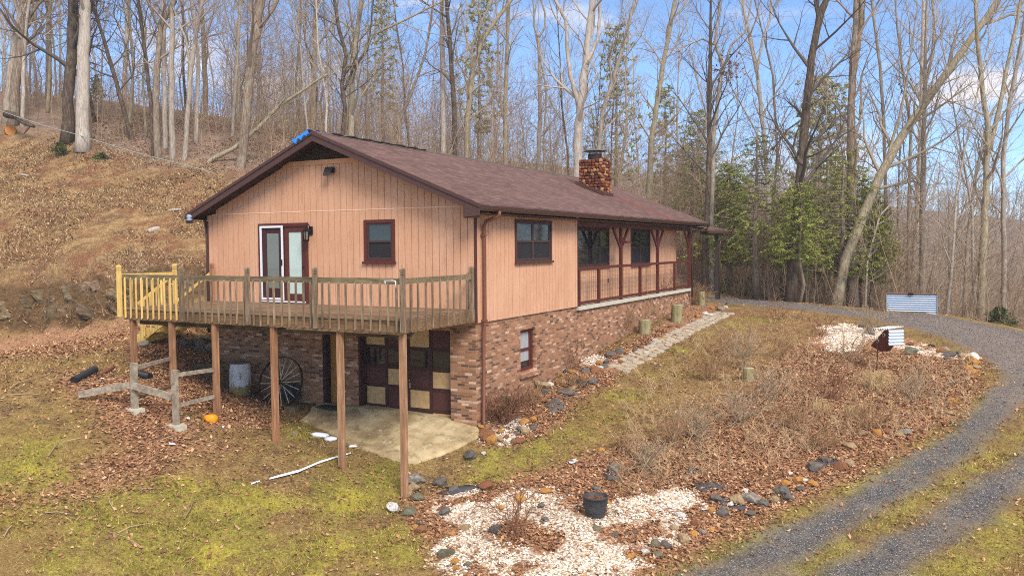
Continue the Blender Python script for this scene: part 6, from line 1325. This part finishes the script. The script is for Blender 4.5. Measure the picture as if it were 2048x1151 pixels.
for k, (px, py, h, w, n, m_, lb) in enumerate((
    (1012,845,.95,.55,46,M_stemd,'dense rounded brown brush beside the basement downpipe'),
    (1490,740,1.3,.7,14,M_stemg,'tall bare grey shrub in the upper middle of the bed'),
    (1460,715,1.0,.6,16,M_stem,'bare shrub at the lawn side of the bed near the path'),
    (1420,760,1.0,.7,18,M_stem,'spreading bare shrub on the edge of the green lawn strip'),
    (1545,800,1.0,.9,18,M_stemg,'wide grey twiggy shrub in the centre of the bed'),
    (1480,850,1.1,.9,22,M_stemg,'thick tangle of grey stems in the lower middle of the bed'),
    (1600,860,.9,.8,18,M_stem,'brown twiggy shrub right of the bed centre'),
    (1395,880,1.0,.9,24,M_stemg,'dense grey shrub above the rock border'),
    (1340,890,.8,.7,18,M_stem,'brown shrub at the left of the dry bed'),
    (1660,800,1.0,.7,14,M_stemd,'red brown stemmed shrub under the birdhouse side of the bed'),
    (1740,860,.9,.8,20,M_stem,'low brown shrub on the bank above the drive'),
    (1830,800,.8,.8,16,M_stemg,'pale shrub near the curve of the drive'),
    (1640,900,.8,.8,20,M_stem,'brown shrub just above the ochre border rocks'),
    (1290,940,.8,.6,18,M_stemg,'grey shrub right of the plant pot among leaves'),
    (1265,905,.7,.6,14,M_stem,'thin shrub left of the dense grey shrub'),
    (1040,1080,1.1,.7,9,M_stemd,'few upright dark stems growing from leaves in the white stones'),
    (1735,668,1.1,.5,16,M_stemg,'bare bush behind the birdhouse by the drive'),
    (1640,672,1.2,.9,8,M_stemd,'arching red brown bush at the top of the bed'),
    (1330,620,1.5,.35,9,M_stemd,'tall thin bare shrub against the porch rail'),
    (1385,608,1.0,.5,18,M_stemd,'leafless brown bush at the porch corner'),
    (1405,604,.9,.6,18,M_stem,'twiggy bush right of the porch corner'),
    (1247,668,1.1,.25,30,M_stem,'tangled brown vine bush climbing the brick below the porch'),
    (1290,650,1.4,.2,8,M_stem,'slim bare bush against brick by the shorter stump'),
    (1140,740,1.0,.4,6,M_stemd,'thin bare stems against the brick by the basement window'),
    (1065,810,.6,.5,26,M_stem,'low dry brush right of the tall grey stump'),
    (1150,775,.5,.5,24,M_stem,'low dry brush on the dark stone wall'),
    (1550,640,.9,.8,10,M_stemd,'bare arching bush at the upper lawn near the drive'),
    (1700,720,.9,.7,12,M_stemg,'bare grey bush left of the birdhouse pole'),
    (1560,720,1.0,.8,12,M_stem,'bare bush in the dry grass below the drive'),
)): shrub(px, py, h, w, n, m_, lb, 200+k)
def tuft(px, py, n, ln, label, seed):
    g = gnd(px, py); r = random.Random(seed); mb = MB()
    for _ in range(n):
        a = r.uniform(0, 6.28); b = np.array((math.cos(a), math.sin(a), 0))*r.uniform(.3, 1.); l_ = ln*r.uniform(.6, 1.2); q = np.array((r.gauss(0, .08), r.gauss(0, .08), 0))
        p1 = q+b*l_*.3+np.array((0, 0, l_*.6)); p2 = q+b*l_*.75+np.array((0, 0, l_*.55)); p3 = q+b*l_+np.array((0, 0, l_*.18)); mb.tube([q, p1, p2, p3], [.006, .005, .004, .002], 3, False)
    o = mb.build('grass_clump', M_straw); o.location = g; return tag(o, label, 'grass clump')
tuft(1752, 778, 130, .75, 'pale straw coloured fountain grass clump below the birdhouse', 1); tuft(1640, 828, 40, .6, 'small straw grass clump in the bed centre', 2); tuft(1710, 838, 40, .55, 'dry grass clump left of the half hidden bank rocks', 3)

# ---------------------------------------------------------------- ground cover nobody could count
def visible(x, y, z, pad=60):
    d = np.c_[x, y, z]-CAM; dz = d@FWD; sx = 1024+FPX*(d@RIGHT)/dz; sy = 575.5-FPX*(d@UP)/dz
    return (dz > 3) & (sx > -pad) & (sx < 2048+pad) & (sy < 1151+pad*2)
def sample(n, xr, yr, seed, dens):
    rg = np.random.default_rng(seed); x = rg.uniform(*xr, n); y = rg.uniform(*yr, n); inside = (x > W) & (x < .02) & (y > 0) & (y < 18.6); x, y = x[~inside], y[~inside]
    z = hq(x, y); v = visible(x, y, z); x, y, z = x[v], y[v], z[v]; g, ms, lf, st_, bk, wd = regions_q(x, y); hl = soft(z+.2+(fbm(x, y, 3, 5)-.5)*1.2, 1.2)*(x < -6)
    k = dens(g, ms, lf, st_, bk, wd, hl, x, y) > rg.random(len(x)); return x[k], y[k], z[k], rg
def pathmask(x, y): return line_d(np.array(PATH), x, y)
def slabmask(x, y): return poly_d(np.array(pl)[:, :2], x, y) > -.05
def leaf_dens(g, m, lf, st_, bk, wd, hl, x, y):
    cl = fbm(x, y, .8, 61); d = .055*(cl > .42)+.015; d = np.maximum(d, lf*np.where(st_ > .4, .10, .92)*(.35+.9*cl)); d = np.maximum(d, .30*hl*(cl > .40)+hl*.08); d = np.maximum(d, wd*.30); d = np.maximum(d, bk*.12)
    d = np.where(st_ > .5, np.minimum(d, .14+.8*(cl > .48)), d); return np.where((g > .5) | (pathmask(x, y) < .45), .012, d)*np.where(slabmask(x, y), .06, 1)
def scatter_quads(name, x, y, z, rg, ln, wd_, tilt, mat, cols, lift=.0, bend=.25, kind='stuff'):
    n = len(x); a = rg.uniform(0, 6.283, n); L_ = rg.uniform(*ln, n); Wd = L_*rg.uniform(*wd_, n); u = np.c_[np.cos(a), np.sin(a), rg.normal(0, tilt, n)]; v = np.c_[-np.sin(a), np.cos(a), rg.normal(0, tilt, n)]
    c = np.c_[x, y, z+lift+rg.uniform(.008, .045, n)]; up = np.array((0, 0, 1.)); bd = (L_*rg.uniform(-.05, bend, n))[:, None]*up
    V = np.stack([c-u*L_[:, None]/2+bd, c-v*Wd[:, None]/2, c+u*L_[:, None]/2+bd, c+v*Wd[:, None]/2], 1).reshape(-1, 3)
    ci = cols[rg.integers(0, len(cols), n)]*rg.uniform(.8, 1.2, n)[:, None]
    return tag(raw(name, V, np.arange(4*n).reshape(-1, 4), mat, np.repeat(ci, 4, 0)), kind=kind)
def cols(*c): return np.array([S(*q)[:3] for q in c])
t = NT('dead_leaf'); M_leaf = t.done(t.attr('tone').outputs['Color'], .8, spec=.2)
CL = cols((164,120,88),(140,98,70),(186,144,108),(198,160,124),(112,80,60),(168,120,84),(150,108,80),(128,92,68))
x, y, z, rg = sample(420000, (-14, 14), (-9, 12), 51, leaf_dens)
x2, y2, z2, _ = sample(150000, (-26, 14), (-9, 34), 52, leaf_dens)
scatter_quads('fallen_leaves', np.r_[x, x2], np.r_[y, y2], np.r_[z, z2], rg, (.04, .105), (.4, .8), .38, M_leaf, CL)
CH = cols((142,102,76),(166,126,94),(116,82,62),(178,144,108),(196,168,134),(96,70,54))
x, y, z, rg = sample(260000, (-36, -6), (-6, 46), 53, lambda g, m, lf, s_, b, wd, hl, x, y: np.maximum(hl*.30*(fbm(x, y, 1.1, 61) > .46)+hl*.05, np.maximum(wd*.28, b*.14)))
scatter_quads('fallen_leaves', x, y, z, rg, (.07, .14), (.4, .75), .35, M_leaf, CH)
def blades(name, x, y, z, rg, h, w, lean, mat, cc):
    n = len(x); a = rg.uniform(0, 6.283, n); H = rg.uniform(*h, n); l_ = np.abs(rg.normal(0, lean, n))*H; b = rg.uniform(0, 6.283, n); s_ = rg.uniform(*w, n)
    p = np.c_[x, y, z-.01]; u = np.c_[np.cos(a), np.sin(a), np.zeros(n)]*s_[:, None]; tip = p+np.c_[np.cos(b)*l_, np.sin(b)*l_, H]
    V = np.stack([p-u, p+u, tip], 1).reshape(-1, 3); ci = cc[rg.integers(0, len(cc), n)]*rg.uniform(.75, 1.2, n)[:, None]
    return tag(raw(name, V, np.arange(3*n).reshape(-1, 3), mat, np.repeat(ci, 3, 0)), kind='stuff')
t = NT('grass_blade'); M_blade = t.done(t.attr('tone').outputs['Color'], .85, spec=.1)
ok = lambda g, st_, x, y: (g < .45) & (st_ < .5) & (pathmask(x, y) > .5) & ~slabmask(x, y)
x, y, z, rg = sample(520000, (-12, 14), (-10, 18), 54, lambda g, m, lf, s_, b, wd, hl, x, y: np.clip(m*1.2-.15, 0, 1)*ok(g, s_, x, y))
blades('grass', x, y, z, rg, (.025, .085), (.005, .012), .8, M_blade, cols((146,132,62),(172,156,80),(120,108,54),(186,168,100),(152,128,72)))
x, y, z, rg = sample(420000, (-14, 14), (-10, 18), 55, lambda g, m, lf, s_, b, wd, hl, x, y: np.clip(.75-m*.8-lf*.5, 0, 1)*ok(g, s_, x, y)*(.3+fbm(x, y, .6, 5)))
blades('dry_grass', x, y, z, rg, (.02, .07), (.004, .010), 1.4, M_blade, cols((150,118,72),(186,156,104),(118,88,50),(200,172,124),(140,122,64)))
x, y, z, rg = sample(420000, (-36, -7), (-6, 42), 56, lambda g, m, lf, s_, b, wd, hl, x, y: hl*(1-wd)*(1-b*.6)*(.35+.7*fbm(x, y, 1.3, 8)))
blades('dry_grass', x, y, z, rg, (.05, .16), (.01, .022), 1.2, M_blade, cols((164,134,96),(192,164,120),(132,106,76),(108,84,60),(214,188,146)))
# white marble chips and drive gravel
def chips(name, x, y, z, rg, s_, mat, cc):
    n = len(x); O = np.array([(1,0,0),(-1,0,0),(0,1,0),(0,-1,0),(0,0,1),(0,0,-1)], float); Fo = np.array([(0,2,4),(2,1,4),(1,3,4),(3,0,4),(2,0,5),(1,2,5),(3,1,5),(0,3,5)])
    V = O[None]*rg.uniform(*s_, (n, 1, 1))*rg.uniform(.6, 1.3, (n, 6, 1)); V[:, :, 2] *= .75; a = rg.uniform(0, 6.28, n); c_, q_ = np.cos(a)[:, None], np.sin(a)[:, None]; X_, Y_ = V[:, :, 0]*c_-V[:, :, 1]*q_, V[:, :, 0]*q_+V[:, :, 1]*c_
    V = np.stack([X_+x[:, None], Y_+y[:, None], V[:, :, 2]+z[:, None]+.012], -1).reshape(-1, 3); F = (Fo[None]+6*np.arange(n)[:, None, None]).reshape(-1, 3); ci = cc[rg.integers(0, len(cc), n)]*rg.uniform(.85, 1.1, n)[:, None]
    return tag(raw(name, V, F, mat, np.repeat(ci, 6, 0)), kind='stuff')
t = NT('stone_chip'); M_chip = t.done(t.attr('tone').outputs['Color'], .85, spec=.15)
x, y, z, rg = sample(260000, (-1, 13), (-8, 16), 57, lambda g, m, lf, s_, b, wd, hl, x, y: np.maximum(np.clip(s_*1.5-.4, 0, 1)*(fbm(x, y, .5, 77) > .33), .012*(lf > .5)))
chips('white_gravel', x, y, z, rg, (.016, .036), M_chip, cols((232,220,204),(214,196,174),(196,172,146),(242,234,224),(176,148,120)))
x, y, z, rg = sample(300000, (-2, 16), (-9, 30), 58, lambda g, m, lf, s_, b, wd, hl, x, y: np.clip(g*1.3-.3, 0, 1)*.8)
chips('drive_gravel', x, y, z, rg, (.006, .015), M_chip, cols((84,84,88),(104,102,104),(70,70,73),(124,121,119),(172,168,162),(98,94,90)))
# dry weeds over the bed
def bedplace(lo, hi):
    Pb = P_bed
    def f(rg):
        while True:
            px, py = rg.uniform(1240, 1950), rg.uniform(640, 1000); u_ = (px-1240)/710
            if py < 1000-u_*150 and py > 640+max(0, .28-u_)*420 and not (px > 1620 and py < 720):
                g = gnd(px, py)
                return g[0], g[1]
    return f
M_weed = NT('dry_weed'); M_weed = M_weed.done(M_weed.mix(1, S(196,170,136), M_weed.attr('tone').outputs['Color'], 'MULTIPLY'), .9, spec=.1)
brush('dry_weeds', 1250, bedplace(0, 1), (.15, .62), .0075, M_weed, 71, 9, .45, (.8, 2.2))

# shale ledges breaking out of the cut bank
t = NT('shale'); n = t.noise(t.map(t.pos, (1, 1, 3), (0, .5, 0)), 3.2, 6, .7); k = t.mix(1, t.ramp(n, [(.3, S(62,52,42)), (.5, S(112,98,80)), (.7, S(158,144,122))]), t.attr('tone').outputs['Color'], 'MULTIPLY'); t.bump(n, .6, .05); M_shale = t.done(k, .9, spec=.1)
rg = np.random.default_rng(91); mb = MB()
for _ in range(90):
    px, py = rg.uniform(-20, 445), rg.uniform(548, 628); g = gnd(px, py)
    if poly_d(P_bank, np.array([g[0]]), np.array([g[1]]))[0] < -.1: continue
    if px < 250 and rg.random() < .45: continue
    l_, w_, t_ = rg.uniform(.5, 1.6), rg.uniform(.25, .6), rg.uniform(.04, .11); k_ = rg.uniform(.55, 1.25); mb.cur = (k_, k_*rg.uniform(.9, 1.0), k_*rg.uniform(.78, .98)); dip = rg.uniform(.5, .85)
    a = np.array(RIGHT)*math.cos(dip)+np.array((0, 0, -1.))*math.sin(dip); b = np.array((FWD[0], FWD[1], .5)); b /= np.linalg.norm(b); b = b-a*(a@b); b /= np.linalg.norm(b); c = np.cross(a, b)
    n_ = 7; an = np.sort(rg.uniform(0, 6.283, n_)); ring = [a*l_*.5*math.cos(q)*rg.uniform(.75, 1.1)+b*w_*math.sin(q)*rg.uniform(.75, 1.1) for q in an]
    g = g-np.array((0, 0, .05)); mb.add([g+q-c*t_/2 for q in ring]+[g+q*.92+c*t_/2 for q in ring], [tuple(range(n_-1, -1, -1)), tuple(range(n_, 2*n_))]+[(i, (i+1) % n_, (i+1) % n_+n_, i+n_) for i in range(n_)])
tag(mb.build('rock_bank', M_shale), kind='structure')
# fallen sticks on the slope and in the yard
rg = np.random.default_rng(92); mb = MB()
for k in range(150):
    px, py = (rg.uniform(0, 430), rg.uniform(300, 560)) if k < 110 else (rg.uniform(0, 420), rg.uniform(700, 1100)); g = gnd(px, py); a = rg.uniform(0, 6.28); l_ = rg.uniform(.2, .9)
    q = np.array((math.cos(a), math.sin(a), 0))*l_; e = g+q; e[2] = float(hq(e[0], e[1])); m_ = (g+e)/2+np.array((rg.normal()*.06, rg.normal()*.06, .03)); kk = rg.uniform(.7, 1.3); mb.cur = (kk, kk, kk); r_ = rg.uniform(.006, .016)
    mb.tube([g+np.array((0, 0, .02)), m_+np.array((0, 0, .02)), e+np.array((0, 0, .025))], [r_, r_*.9, r_*.5], 4, False)
tag(mb.build('fallen_sticks', M_brush), kind='stuff')

# ---------------------------------------------------------------- the air
mb = MB(); mb.box(-760, 760, -460, 960, GROUND_LOW-1, 62)
t = bpy.data.materials.new('haze'); t.use_nodes = True; t.node_tree.nodes.clear(); o_ = t.node_tree.nodes.new('ShaderNodeOutputMaterial'); v_ = t.node_tree.nodes.new('ShaderNodeVolumePrincipled')
v_.inputs['Color'].default_value = (.78, .84, .94, 1); v_.inputs['Density'].default_value = .0007; t.node_tree.links.new(v_.outputs[0], o_.inputs['Volume'])
tag(mb.build('haze', t), kind='stuff')
